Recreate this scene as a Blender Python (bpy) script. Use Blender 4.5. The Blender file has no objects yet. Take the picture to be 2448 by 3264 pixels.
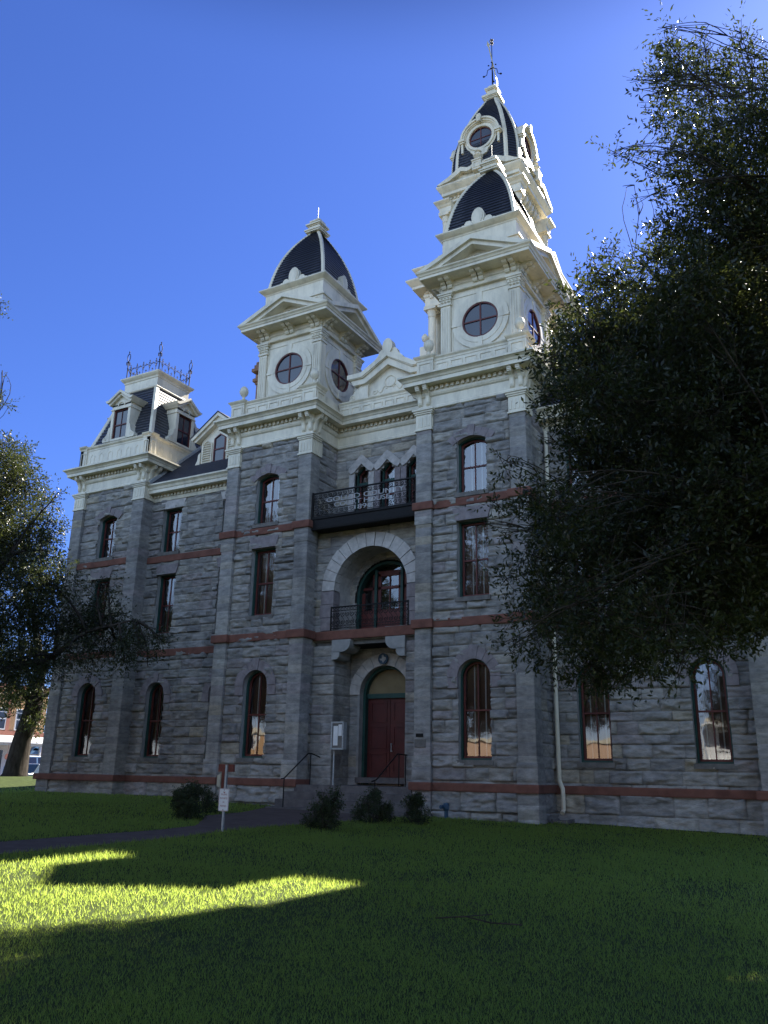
import bpy, math, random
import numpy as np
from mathutils import Vector, Matrix
SC = bpy.context.scene
COL = SC.collection
PI = math.pi
rad = math.radians
# ------------------------------------------------------------------ camera
F_PX, YAW, PITCH, ROLL = 2694.94, 0.52011, 0.30155, 0.02015
CAM = Vector((15.3144, -25.0, 1.2826))
fw = Vector((-math.sin(YAW)*math.cos(PITCH), math.cos(YAW)*math.cos(PITCH), math.sin(PITCH)))
rt0 = Vector((math.cos(YAW), math.sin(YAW), 0)); up0 = rt0.cross(fw)
rt = rt0*math.cos(ROLL)+up0*math.sin(ROLL); up = -rt0*math.sin(ROLL)+up0*math.cos(ROLL)
cd = bpy.data.cameras.new('camera'); cam = bpy.data.objects.new('camera', cd); COL.objects.link(cam)
cd.sensor_fit = 'VERTICAL'; cd.sensor_height = 24.0; cd.lens = 24.0*F_PX/3264.0
cd.clip_start = 0.1; cd.clip_end = 2000
M = Matrix((rt, up, -fw)).transposed().to_4x4(); M.translation = CAM
cam.matrix_world = M
SC.camera = cam
def at(u, v, dist):
    """display pixel (1659 x 2212) -> world point at a horizontal distance"""
    s = 2448/1659
    D = fw+rt*((u*s-1224)/F_PX)-up*((v*s-1632)/F_PX)
    return CAM+D*(dist/math.hypot(D.x, D.y))
# ------------------------------------------------------------------ sky, sun, exposure
SKY_TINT, NORTH_FILL = (.51, .665, 1.22), (6.3, 5.15, 4.25)
SUN_AZ, SUN_EL = rad(9.0), rad(40.8)      # azimuth clockwise from +y
wd = bpy.data.worlds.new('World'); SC.world = wd; wd.use_nodes = True
wn = wd.node_tree.nodes; wl = wd.node_tree.links
sky = wn.new('ShaderNodeTexSky'); sky.sky_type = 'NISHITA'; sky.sun_disc = False
sky.sun_elevation = SUN_EL; sky.sun_rotation = SUN_AZ; sky.altitude = 0
sky.air_density = 1.0; sky.dust_density = 0.3; sky.ozone_density = 4.0
bg = wn['Background']; bg.inputs[1].default_value = 0.05
# deep blue of a dry autumn sky, plus a glow added opposite the sun to light the shaded front
tcw = wn.new('ShaderNodeTexCoord'); sx_ = wn.new('ShaderNodeSeparateXYZ'); wl.new(tcw.outputs['Generated'], sx_.inputs[0])
def smooth(src, a, b, o0, o1):
    r = wn.new('ShaderNodeMapRange'); r.interpolation_type = 'SMOOTHSTEP'
    for k, v in zip((1, 2, 3, 4), (a, b, o0, o1)): r.inputs[k].default_value = v
    wl.new(src, r.inputs[0]); return r.outputs[0]
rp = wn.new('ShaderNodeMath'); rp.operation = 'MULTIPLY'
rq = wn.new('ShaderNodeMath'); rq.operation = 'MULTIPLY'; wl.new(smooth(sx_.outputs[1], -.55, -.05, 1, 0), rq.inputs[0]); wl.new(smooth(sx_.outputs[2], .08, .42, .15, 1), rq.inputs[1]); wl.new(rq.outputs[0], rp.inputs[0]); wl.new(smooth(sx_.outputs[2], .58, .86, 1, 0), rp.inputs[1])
tn = wn.new('ShaderNodeMix'); tn.data_type = 'RGBA'; tn.inputs[6].default_value = (*SKY_TINT, 1); tn.inputs[7].default_value = (*NORTH_FILL, 1); wl.new(rp.outputs[0], tn.inputs[0])
mu = wn.new('ShaderNodeMix'); mu.data_type = 'RGBA'; mu.blend_type = 'MULTIPLY'; mu.inputs[0].default_value = 1
zn = wn.new('ShaderNodeMix'); zn.data_type = 'RGBA'; zn.blend_type = 'MULTIPLY'; zn.inputs[0].default_value = 1
wl.new(smooth(sx_.outputs[2], .70, .84, 1, .16), zn.inputs[7]); wl.new(tn.outputs[2], zn.inputs[6])  # overhead sky dimmed on purpose to keep the shaded lawn dark
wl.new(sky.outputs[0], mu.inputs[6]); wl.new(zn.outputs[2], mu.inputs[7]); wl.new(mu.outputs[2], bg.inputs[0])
ld = bpy.data.lights.new('sun', 'SUN'); ld.energy = 5.0; ld.angle = rad(0.55); ld.color = (1.0, 0.93, 0.82)
sun = bpy.data.objects.new('sun', ld); COL.objects.link(sun)
sdir = Vector((math.sin(SUN_AZ)*math.cos(SUN_EL), math.cos(SUN_AZ)*math.cos(SUN_EL), math.sin(SUN_EL)))
sun.rotation_euler = sdir.to_track_quat('Z', 'Y').to_euler()
sun.location = (0, 60, 80)
SC.view_settings.view_transform = 'Standard'; SC.view_settings.look = 'None'
SC.view_settings.exposure = 1.66; SC.view_settings.gamma = 1.0
SC.cycles.max_bounces = 6; SC.cycles.transparent_max_bounces = 12
SC.cycles.sample_clamp_indirect = 4.0
# ------------------------------------------------------------------ materials
def nodes(name):
    m = bpy.data.materials.new(name); m.use_nodes = True
    return m, m.node_tree.nodes, m.node_tree.links, m.node_tree.nodes['Principled BSDF']
def noise_mix(n, l, c1, c2, scale, detail=5, lo=.35, hi=.65, vec=None, rough=.6):
    t = n.new('ShaderNodeTexNoise'); t.inputs['Scale'].default_value = scale; t.inputs['Detail'].default_value = detail
    t.inputs['Roughness'].default_value = rough
    if vec is not None: l.new(vec, t.inputs['Vector'])
    r = n.new('ShaderNodeValToRGB'); r.color_ramp.elements[0].position = lo; r.color_ramp.elements[1].position = hi
    r.color_ramp.elements[0].color = (*c1, 1); r.color_ramp.elements[1].color = (*c2, 1)
    l.new(t.outputs['Fac'], r.inputs[0]); return r.outputs[0], t.outputs['Fac']
def objco(n, scale=None, l=None):
    tc = n.new('ShaderNodeTexCoord')
    if scale is None: return tc.outputs['Object']
    mp = n.new('ShaderNodeMapping'); mp.inputs['Scale'].default_value = scale
    l.new(tc.outputs['Object'], mp.inputs[0]); return mp.outputs[0]
def bump(n, l, fac, bs, strength, dist):
    b = n.new('ShaderNodeBump'); b.inputs['Strength'].default_value = strength; b.inputs['Distance'].default_value = dist
    l.new(fac, b.inputs['Height']); l.new(b.outputs[0], bs.inputs['Normal'])
def simple(name, c1, c2, scale=3, rough=.7, bmp=.15, bd=.01, spec=.3, sc3=None, lo=.3, hi=.7):
    m, n, l, b = nodes(name)
    v = objco(n, sc3, l)
    c, f = noise_mix(n, l, c1, c2, scale, lo=lo, hi=hi, vec=v)
    l.new(c, b.inputs['Base Color']); b.inputs['Roughness'].default_value = rough
    b.inputs['Specular IOR Level'].default_value = spec
    if bmp: bump(n, l, f, b, bmp, bd)
    return m
def stone(name, fac=1.0, bstr=.5):
    m, n, l, b = nodes(name)
    a = n.new('ShaderNodeAttribute'); a.attribute_name = 'tint'
    v = objco(n, (1, 1, 2.6), l)
    c, f = noise_mix(n, l, (.55*fac, .545*fac, .54*fac), (1.25*fac, 1.22*fac, 1.18*fac), 2.4, 9, .33, .68, v, .72)
    mx = n.new('ShaderNodeMix'); mx.data_type = 'RGBA'; mx.blend_type = 'MULTIPLY'; mx.inputs[0].default_value = 1
    l.new(a.outputs['Color'], mx.inputs[6]); l.new(c, mx.inputs[7])
    v2 = objco(n, (1, 1, .22), l)
    c2, _ = noise_mix(n, l, (.66, .65, .66), (1.05, 1.04, 1.02), .9, 6, .36, .6, v2)
    mx2 = n.new('ShaderNodeMix'); mx2.data_type = 'RGBA'; mx2.blend_type = 'MULTIPLY'; mx2.inputs[0].default_value = .75
    l.new(mx.outputs[2], mx2.inputs[6]); l.new(c2, mx2.inputs[7])
    l.new(mx2.outputs[2], b.inputs['Base Color'])
    b.inputs['Roughness'].default_value = .9; b.inputs['Specular IOR Level'].default_value = .15
    t = n.new('ShaderNodeTexNoise'); t.inputs['Scale'].default_value = 14; t.inputs['Detail'].default_value = 7
    l.new(v, t.inputs['Vector']); bump(n, l, t.outputs['Fac'], b, bstr, .03)
    return m
MS = stone('grey_limestone'); MSS = stone('dressed_limestone', 1.0, .25)
MPALE = simple('pale_limestone', (.33, .31, .29), (.52, .48, .45), 5, .9, .5, .02)
MPURP = simple('mauve_limestone', (.16, .135, .135), (.27, .235, .24), 4, .9, .8, .03)
MRED = simple('red_sandstone', (.11, .045, .033), (.20, .085, .06), 2.5, .85, .35, .015)
MDST = simple('dark_sill_stone', (.10, .092, .085), (.18, .165, .15), 4, .9, .4, .02)
def paint(name, col, dirt=.66):
    m, n, l, b = nodes(name)
    v = objco(n, (1, 1, .35), l)
    c, f = noise_mix(n, l, tuple(x*dirt for x in col), col, 1.6, 7, .3, .56, v, .7)
    l.new(c, b.inputs['Base Color']); b.inputs['Roughness'].default_value = .4; b.inputs['Specular IOR Level'].default_value = .45
    t = n.new('ShaderNodeTexNoise'); t.inputs['Scale'].default_value = 30; l.new(v, t.inputs['Vector'])
    bump(n, l, t.outputs['Fac'], b, .08, .01)
    return m
MCR = paint('cream_paint', (.70, .635, .49))
MSLATE, _n, _l, _b = nodes('grey_slate')
_u = _n.new('ShaderNodeUVMap'); _br = _n.new('ShaderNodeTexBrick'); _l.new(_u.outputs[0], _br.inputs['Vector'])
_br.inputs['Scale'].default_value = 1; _br.inputs['Brick Width'].default_value = .26; _br.inputs['Row Height'].default_value = .16
_br.inputs['Mortar Size'].default_value = .006; _br.inputs['Color1'].default_value = (.030, .033, .045, 1); _br.inputs['Color2'].default_value = (.062, .066, .082, 1)
_br.inputs['Mortar'].default_value = (.012, .012, .015, 1); _br.inputs['Bias'].default_value = -.2
_l.new(_br.outputs['Color'], _b.inputs['Base Color']); _b.inputs['Roughness'].default_value = .33; _b.inputs['Specular IOR Level'].default_value = .65
bump(_n, _l, _br.outputs['Fac'], _b, .5, -.012)
MSHING = simple('dark_shingle', (.018, .019, .026), (.045, .046, .06), 9, .7, .5, .01, .3, (1, 1, 1))
MGREEN = simple('dark_green_paint', (.012, .045, .038), (.02, .065, .055), 3, .5, 0)
MSASH = simple('maroon_paint', (.075, .016, .014), (.12, .028, .022), 3, .45, 0)
MDOOR = simple('dark_red_door_paint', (.05, .009, .009), (.085, .015, .014), 2.5, .45, .05)
MIRON = simple('black_iron', (.006, .006, .007), (.016, .015, .015), 12, .6, .1, .003, .15)
MGALV = simple('galvanised_steel', (.26, .27, .27), (.42, .43, .43), 14, .45, .05, .003, .5)
MWHITE = simple('white_paint', (.72, .72, .7), (.82, .82, .8), 3, .5, 0)
MTAPE = simple('white_blind_tape', (.62, .62, .62), (.75, .75, .74), 3, .7, 0)
MBLIND, _n, _l, _b = nodes('brown_wood_blind')
_w = _n.new('ShaderNodeTexWave'); _w.wave_type = 'BANDS'; _w.bands_direction = 'Z'; _w.inputs['Scale'].default_value = 9.5
_l.new(objco(_n), _w.inputs['Vector'])
_r = _n.new('ShaderNodeValToRGB'); _r.color_ramp.elements[0].color = (.035, .014, .008, 1); _r.color_ramp.elements[1].color = (.20, .085, .045, 1)
_l.new(_w.outputs['Fac'], _r.inputs[0]); _l.new(_r.outputs[0], _b.inputs['Base Color']); _b.inputs['Roughness'].default_value = .5
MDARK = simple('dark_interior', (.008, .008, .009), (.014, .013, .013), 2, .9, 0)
MTYMP = simple('tan_plywood_infill', (.16, .12, .06), (.22, .17, .09), 2, .6, 0)
def glassmat(name, ior=1.9):
    m, n, l, b = nodes(name)
    out = n['Material Output']; n.remove(b)
    fr = n.new('ShaderNodeFresnel'); fr.inputs[0].default_value = ior
    t = n.new('ShaderNodeTexNoise'); t.inputs['Scale'].default_value = 1.6; t.inputs['Detail'].default_value = 1
    l.new(objco(n), t.inputs['Vector'])
    bp = n.new('ShaderNodeBump'); bp.inputs['Strength'].default_value = .10; bp.inputs['Distance'].default_value = .02
    l.new(t.outputs['Fac'], bp.inputs['Height'])
    tr = n.new('ShaderNodeBsdfTransparent'); tr.inputs[0].default_value = (.86, .88, .88, 1)
    gl = n.new('ShaderNodeBsdfGlossy'); gl.inputs['Roughness'].default_value = .015; gl.inputs['Color'].default_value = (.95, .97, 1, 1)
    l.new(bp.outputs[0], gl.inputs['Normal'])
    mx = n.new('ShaderNodeMixShader'); l.new(fr.outputs[0], mx.inputs[0]); l.new(tr.outputs[0], mx.inputs[1]); l.new(gl.outputs[0], mx.inputs[2])
    l.new(mx.outputs[0], out.inputs[0]); return m
MGLASS = glassmat('window_glass', 2.0)
def leafmat(name, c1, c2, tr, rough=.38, spec=.5, tw=.45):
    m, n, l, b = nodes(name)
    a = n.new('ShaderNodeAttribute'); a.attribute_name = 'tint'
    r = n.new('ShaderNodeValToRGB'); r.color_ramp.elements[0].color = (*c1, 1); r.color_ramp.elements[1].color = (*c2, 1)
    l.new(a.outputs['Fac'], r.inputs[0]); l.new(r.outputs[0], b.inputs['Base Color'])
    b.inputs['Roughness'].default_value = rough; b.inputs['Specular IOR Level'].default_value = spec
    t = n.new('ShaderNodeBsdfTranslucent'); t.inputs[0].default_value = (*tr, 1)
    mx = n.new('ShaderNodeMixShader'); mx.inputs[0].default_value = tw
    l.new(b.outputs[0], mx.inputs[1]); l.new(t.outputs[0], mx.inputs[2]); l.new(mx.outputs[0], n['Material Output'].inputs[0])
    return m
MLEAF = leafmat('live_oak_leaf', (.012, .019, .010), (.040, .050, .022), (.10, .125, .03), .36, .4, .3)
MLEAF2 = leafmat('oak_leaf_far', (.03, .042, .016), (.075, .088, .032), (.10, .125, .028), .5, .3, .3)
MSHRUB = leafmat('shrub_leaf', (.022, .034, .014), (.05, .07, .026), (.05, .07, .02), .5, .3, .3)
MGRASS = leafmat('grass_blade', (.018, .034, .013), (.06, .080, .03), (.66, .84, .15), .5, .2, .55)
MBARK = simple('oak_bark', (.022, .018, .015), (.075, .064, .054), 7, .95, .9, .03, .1, (1, 1, .3))
MGRND = simple('lawn_soil_turf', (.045, .062, .02), (.075, .1, .032), 5, .95, .6, .03, .1, None, .32, .7)
MPATH = simple('brown_brick_path', (.085, .058, .048), (.14, .10, .085), 3, .9, .3, .01)
MSTEP = simple('worn_step_stone', (.075, .066, .066), (.15, .135, .13), 3, .9, .3, .01)
MASPH = simple('asphalt', (.04, .04, .042), (.065, .064, .064), 8, .9, .3, .01)
# ------------------------------------------------------------------ mesh helpers
class MB:
    def __init__(s): s.v = []; s.f = []; s.uv = {}; s.T = None; s.tint = None
    def P(s, p):
        p = Vector(p)
        if s.T is not None: p = s.T(p)
        s.v.append(tuple(p)); return len(s.v)-1
    def face(s, pts, uv=None):
        s.f.append([s.P(p) for p in pts])
        if uv is not None: s.uv[len(s.f)-1] = uv
    def box(s, x0, x1, y0, y1, z0, z1):
        if x0 > x1: x0, x1 = x1, x0
        if y0 > y1: y0, y1 = y1, y0
        a = [s.P(p) for p in ((x0,y0,z0),(x1,y0,z0),(x1,y1,z0),(x0,y1,z0),(x0,y0,z1),(x1,y0,z1),(x1,y1,z1),(x0,y1,z1))]
        for q in ((0,3,2,1),(4,5,6,7),(0,1,5,4),(1,2,6,5),(2,3,7,6),(3,0,4,7)): s.f.append([a[i] for i in q])
    def prism(s, pts, y0, y1):
        """closed polygon of (x,z) extruded along y"""
        n = len(pts)
        a = [s.P((x, y0, z)) for x, z in pts]; b = [s.P((x, y1, z)) for x, z in pts]
        s.f.append(a); s.f.append(b[::-1])
        for i in range(n): j = (i+1) % n; s.f.append([a[i], b[i], b[j], a[j]])
    def prismx(s, pts, x0, x1):
        """closed polygon of (y,z) extruded along x"""
        n = len(pts)
        a = [s.P((x0, y, z)) for y, z in pts]; b = [s.P((x1, y, z)) for y, z in pts]
        s.f.append(a); s.f.append(b[::-1])
        for i in range(n): j = (i+1) % n; s.f.append([a[i], b[i], b[j], a[j]])
    def ring(s, o, i, y0, y1, closed=False):
        """band between two (x,z) point lists of equal length, extruded y0..y1"""
        n = len(o)
        O0 = [s.P((x, y0, z)) for x, z in o]; O1 = [s.P((x, y1, z)) for x, z in o]
        I0 = [s.P((x, y0, z)) for x, z in i]; I1 = [s.P((x, y1, z)) for x, z in i]
        for k in range(n if closed else n-1):
            j = (k+1) % n
            s.f += [[O0[k], O0[j], I0[j], I0[k]], [I0[k], I0[j], I1[j], I1[k]], [O1[k], I1[k], I1[j], O1[j]], [O0[k], O1[k], O1[j], O0[j]]]
        if not closed:
            s.f += [[O0[0], I0[0], I1[0], O1[0]], [O0[-1], O1[-1], I1[-1], I0[-1]]]
    def tube(s, pts, r, seg=8, cap=True):
        pts = [Vector(p) for p in pts]; n = len(pts)
        rs = r if isinstance(r, (list, tuple)) else [r]*n
        rings = []; up_ = None
        for i, p in enumerate(pts):
            d = (pts[min(i+1, n-1)]-pts[max(i-1, 0)]).normalized()
            if up_ is None:
                up_ = d.orthogonal().normalized()
            else:
                up_ = (up_-d*up_.dot(d))
                up_ = up_.normalized() if up_.length > 1e-6 else d.orthogonal().normalized()
            w = d.cross(up_)
            rings.append([s.P(p+(up_*math.cos(2*PI*k/seg)+w*math.sin(2*PI*k/seg))*rs[i]) for k in range(seg)])
        for a, b in zip(rings, rings[1:]):
            for k in range(seg): j = (k+1) % seg; s.f.append([a[k], a[j], b[j], b[k]])
        if cap: s.f.append(rings[0][::-1]); s.f.append(rings[-1])
    def lathe(s, prof, c, seg=16):
        cx, cy, cz = c; rings = []
        for r, z in prof: rings.append([s.P((cx+r*math.cos(2*PI*k/seg), cy+r*math.sin(2*PI*k/seg), cz+z)) for k in range(seg)])
        for a, b in zip(rings, rings[1:]):
            for k in range(seg): j = (k+1) % seg; s.f.append([a[k], a[j], b[j], b[k]])
        s.f.append(rings[0][::-1]); s.f.append(rings[-1])
    def sweep(s, path, prof, closed=False):
        """profile [(out, z)] along a plan polyline; out = right-hand side of travel"""
        n = len(path); cols = []
        for i in range(n):
            p = Vector(path[i])
            a = Vector(path[i])-Vector(path[i-1]) if (i > 0 or closed) else None
            b = Vector(path[(i+1) % n])-Vector(path[i]) if (i < n-1 or closed) else None
            if a is None: a = b
            if b is None: b = a
            a = a.normalized(); b = b.normalized()
            na = Vector((a.y, -a.x)); nb = Vector((b.y, -b.x))
            m = na+nb; m = m/max(1e-6, m.dot(na))
            cols.append([s.P((p.x+m.x*o, p.y+m.y*o, z)) for o, z in prof])
        for i in range(n if closed else n-1):
            a, b = cols[i], cols[(i+1) % n]
            for k in range(len(prof)-1): s.f.append([a[k], b[k], b[k+1], a[k+1]])
        if not closed: s.f.append(cols[0][::-1]); s.f.append(cols[-1])
    def build(s, name, mat, parent=None, smooth=False, auto=None):
        me = bpy.data.meshes.new(name); me.from_pydata(s.v, [], s.f); me.materials.append(mat)
        if s.uv:
            ul = me.uv_layers.new(name='UVMap')
            for fi, uvs in s.uv.items():
                p = me.polygons[fi]
                for li, uv in zip(p.loop_indices, uvs): ul.data[li].uv = uv
        if smooth: me.polygons.foreach_set('use_smooth', [True]*len(me.polygons))
        o = bpy.data.objects.new(name, me); COL.objects.link(o)
        if parent is not None: o.parent = parent
        return o
def empty(name, loc=(0, 0, 0)):
    o = bpy.data.objects.new(name, None); o.location = loc; COL.objects.link(o); return o
def tag(o, label=None, cat=None, group=None, kind=None):
    if label: o['label'] = label
    if cat: o['category'] = cat
    if group: o['group'] = group
    if kind: o['kind'] = kind
    return o
def cp(o, parent, loc=None, rotz=None):
    c = o.copy(); COL.objects.link(c); c.parent = parent
    if loc is not None: c.location = loc
    if rotz is not None: c.rotation_euler = (0, 0, rotz)
    return c
def rot4(cx, cy, k):
    c, s_ = [(1, 0), (0, 1), (-1, 0), (0, -1)][k % 4]
    return lambda p: Vector((cx+(p.x*c-p.y*s_), cy+(p.x*s_+p.y*c), p.z))
def np_mesh(name, V, F, mat, parent=None, tint=None, vt=None):
    """numpy verts (n,3), faces (m,k); tint (m,3|1) per face colour or vt per vertex"""
    me = bpy.data.meshes.new(name); k = F.shape[1]
    me.vertices.add(len(V)); me.vertices.foreach_set('co', V.astype(np.float32).ravel())
    me.loops.add(F.size); me.loops.foreach_set('vertex_index', F.astype(np.int32).ravel())
    me.polygons.add(len(F)); me.polygons.foreach_set('loop_start', np.arange(0, F.size, k, dtype=np.int32))
    me.polygons.foreach_set('loop_total', np.full(len(F), k, np.int32))
    me.materials.append(mat)
    if tint is not None:
        a = me.attributes.new('tint', 'FLOAT_COLOR', 'FACE')
        t = np.ones((len(F), 4), np.float32); t[:, :3] = tint if tint.ndim == 2 else tint[:, None]
        a.data.foreach_set('color', t.ravel())
    me.update(calc_edges=True)
    o = bpy.data.objects.new(name, me); COL.objects.link(o)
    if parent is not None: o.parent = parent
    return o
# ------------------------------------------------------------------ terrain
def ground(x, y):
    xc = min(max(x, -24), 30)
    yc = min(max(y, -40), 30)
    g = 0.13-0.0205*max(xc, -8)+0.0045*yc - 0.0
    if x < -8: g += 0.0
    d = math.hypot(x-15.3, y+25)
    if x < -14 and y > -8:                       # low rise of the lawn towards the far street corner
        t = min(1, max(0, (d-42)/8)); k = t*t*(3-2*t)
        g += (0.86-g)*k if d < 53 else 0
        if d >= 53:
            t = min(1, (d-53)/5); g += (0.86-g)*(1-t)+(0.1-g)*t
    return g
# ------------------------------------------------------------------ rock-faced ashlar
RNG = np.random.default_rng(7)
_N = []
for s_ in (6, 13, 27, 55):
    a = RNG.random((s_, s_)); _N.append(a)
def fnoise(u, v):
    out = 0; amp = 1; tot = 0
    for a in _N:
        s_ = a.shape[0]; x = (u*s_) % s_; y = (v*s_) % s_
        i = np.floor(x).astype(int); j = np.floor(y).astype(int); fx = x-i; fy = y-j
        fx = fx*fx*(3-2*fx); fy = fy*fy*(3-2*fy); i2 = (i+1) % s_; j2 = (j+1) % s_; i = i % s_; j = j % s_
        out = out+amp*((a[i, j]*(1-fx)+a[i2, j]*fx)*(1-fy)+(a[i, j2]*(1-fx)+a[i2, j2]*fx)*fy); tot += amp; amp *= .62
    return out/tot
COURSES = [-.6]
_r = random.Random(3)
while COURSES[-1] < 16.2: COURSES.append(COURSES[-1]+_r.choice((.29, .31, .33, .36, .40)))
PAL = [(.31, .30, .285), (.26, .255, .25), (.345, .33, .30), (.225, .22, .22), (.29, .285, .285), (.285, .255, .26), (.37, .345, .30), (.40, .355, .27)]
_m = (.292, .285, .275)
PAL = [tuple(a*.62+b*.38 for a, b in zip(p, _m)) for p in PAL]
PW = [.22, .2, .15, .13, .14, .07, .06, .03]
PW_TAN = [.14, .1, .2, .06, .1, .05, .2, .15]
class Rock:
    def __init__(s): s.V = []; s.F = []; s.T = []; s.n = 0
    def wall(s, org, ux, uy, u1, z0, z1, holes=(), relief=.06, seed=0, cell=.062, blk=(.45, 1.25), pw=PW, mul=1.0, courses=COURSES, margin=0.0):
        """wall panel: u in [0,u1] along (ux,uy) from org (x,y), outward normal = (uy,-ux). holes: (u0,u1,zb,zt) or (uc,zc,r,'c')"""
        r = random.Random(seed*77+5); nx, ny = uy, -ux
        rect = [h for h in holes if h[3] != 'c']; circ = [h for h in holes if h[3] == 'c']
        cs = [z for z in courses if z0+.08 < z < z1-.08]; cs = [z0]+cs+[z1]
        for c0, c1 in zip(cs, cs[1:]):
            js = [0.0]
            while js[-1] < u1: js.append(js[-1]+r.uniform(*blk))
            js[-1] = u1
            if len(js) > 2 and js[-1]-js[-2] < .2: js.pop(-2)
            zc = sorted({c0, c1} | {h[k] for h in rect for k in (2, 3) if c0 < h[k] < c1})
            for b0, b1 in zip(js, js[1:]):
                t = np.array(r.choices(PAL, pw)[0])*r.uniform(.88, 1.12)*mul
                o1, o2 = r.random()*9, r.random()*9; tilt = r.uniform(-.5, .5); amp = relief*r.uniform(.55, 1.15)
                uc = sorted({b0, b1} | {h[k] for h in rect for k in (0, 1) if b0 < h[k] < b1 and h[2] < c1 and h[3] > c0})
                for u0, u2 in zip(uc, uc[1:]):
                    for za, zb in zip(zc, zc[1:]):
                        mu, mz = (u0+u2)/2, (za+zb)/2
                        if any(h[0]-1e-4 < mu < h[1]+1e-4 and h[2]-1e-4 < mz < h[3]+1e-4 for h in rect): continue
                        nu = max(2, int(round((u2-u0)/cell))); nv = max(2, int(round((zb-za)/(cell*.62))))
                        U, Z = np.meshgrid(np.linspace(u0, u2, nu+1), np.linspace(za, zb, nv+1), indexing='ij')
                        e = np.minimum(np.minimum(U-b0, b1-U), np.minimum(Z-c0, c1-Z))
                        edge = np.clip(e/.035, 0, 1)
                        h_ = fnoise(U*.21+o1, Z*.62+o2)
                        led = np.clip((h_-.5)*4.5+.5, 0, 1)
                        W = edge*amp*(.25+1.15*led+tilt*(Z-(c0+c1)/2))
                        W = np.maximum(W, 0)-.004*(1-edge)
                        V = np.stack([org[0]+ux*U+nx*W, org[1]+uy*U+ny*W, Z], -1).reshape(-1, 3)
                        idx = np.arange((nu+1)*(nv+1)).reshape(nu+1, nv+1)
                        f = np.stack([idx[:-1, :-1], idx[1:, :-1], idx[1:, 1:], idx[:-1, 1:]], -1).reshape(-1, 4)
                        if circ:
                            cu = (U[:-1, :-1]+U[1:, 1:])/2; cz = (Z[:-1, :-1]+Z[1:, 1:])/2
                            keep = np.ones(cu.shape, bool)
                            for h in circ: keep &= ~(((cu-h[0])**2+(cz-h[1])**2 < h[2]**2))
                            f = f[keep.reshape(-1)]
                        s.V.append(V); s.F.append(f+s.n); s.n += len(V)
                        s.T.append(np.tile(t, (len(f), 1)))
    def build(s, name, mat, parent):
        o = np_mesh(name, np.concatenate(s.V), np.concatenate(s.F), mat, parent, np.concatenate(s.T))
        o.data.polygons.foreach_set('use_smooth', [True]*len(o.data.polygons))
        return o
def front(R, x0, x1, y, z0, z1, **k):
    h = [(a-x0, b-x0, c, d) if d != 'c' else (a-x0, b, c, d) for a, b, c, d in k.pop('holes', ())]
    R.wall((x0, y), 1, 0, x1-x0, z0, z1, holes=h, **k)
def sideR(R, x, y0, y1, z0, z1, **k): R.wall((x, y0), 0, 1, y1-y0, z0, z1, **k)     # faces +x
def sideL(R, x, y0, y1, z0, z1, **k): R.wall((x, y1), 0, -1, y1-y0, z0, z1, **k)    # faces -x
# ================================================================== COURTHOUSE
MPLAIN = simple('plain_limestone', (.22, .215, .21), (.33, .32, .30), 3, .9, .5, .02)
CH = tag(empty('courthouse', (0, 0, 0)), 'grey rusticated limestone courthouse with cream wooden towers, slate domes and red stone bands', 'courthouse')
A1, A2, A3, A4 = 2.27, 2.86, 5.81, 6.39
B1, B2, B3, B4 = 12.35, 13.04, 16.26, 16.93
BW, PY, PW_, LY, RY = .15, 1.31, 1.46, 2.0, 2.0
BX, PX, WX1, WX2 = 4.36, 14.6, 7.62, 11.1
def outline(kind, cx, hw, z0, zs, i=0.0, n=16):
    L, R_, B = cx-hw+i, cx+hw-i, z0+i
    if kind == 'flat': return [(L, B), (L, zs-i), (R_, zs-i), (R_, B)]
    if kind == 'round':
        r = hw-i; return [(L, B)]+[(cx-r*math.cos(PI*k/n), zs+r*math.sin(PI*k/n)) for k in range(n+1)]+[(R_, B)]
    if kind == 'seg':
        rise = .17; R0 = (hw*hw+rise*rise)/(2*rise); cz = zs+rise-R0; r = R0-i; a = math.asin((hw-i)/r)
        return [(L, B)]+[(cx+r*math.sin(-a+2*a*k/n), cz+r*math.cos(-a+2*a*k/n)) for k in range(n+1)]+[(R_, B)]
    if kind == 'point': return [(L, B), (L, zs-i*.45), (cx, zs+.31-i*1.3), (R_, zs-i*.45), (R_, B)]
def topz(kind, hw, zs): return {'flat': zs, 'round': zs+hw, 'seg': zs+.17, 'point': zs+.31}[kind]
def wedge_arch(mb, cx, cz, r0, r1, y0, y1, n, a0=0, a1=PI, seed=0, key=False):
    r = random.Random(seed)
    for k in range(n):
        t0 = a0+(a1-a0)*k/n+.006; t1 = a0+(a1-a0)*(k+1)/n-.006
        ro = r1+r.uniform(-.02, .02); yo = y0-r.uniform(0, .03); ri = r0
        if key and k == n//2: ro += .07; yo -= .03
        ts = [t0+(t1-t0)*q/3 for q in range(4)]
        mb.prism([(cx+ro*math.cos(t), cz+ro*math.sin(t)) for t in ts]+[(cx+ri*math.cos(t), cz+ri*math.sin(t)) for t in ts[::-1]], yo, y1)
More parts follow.
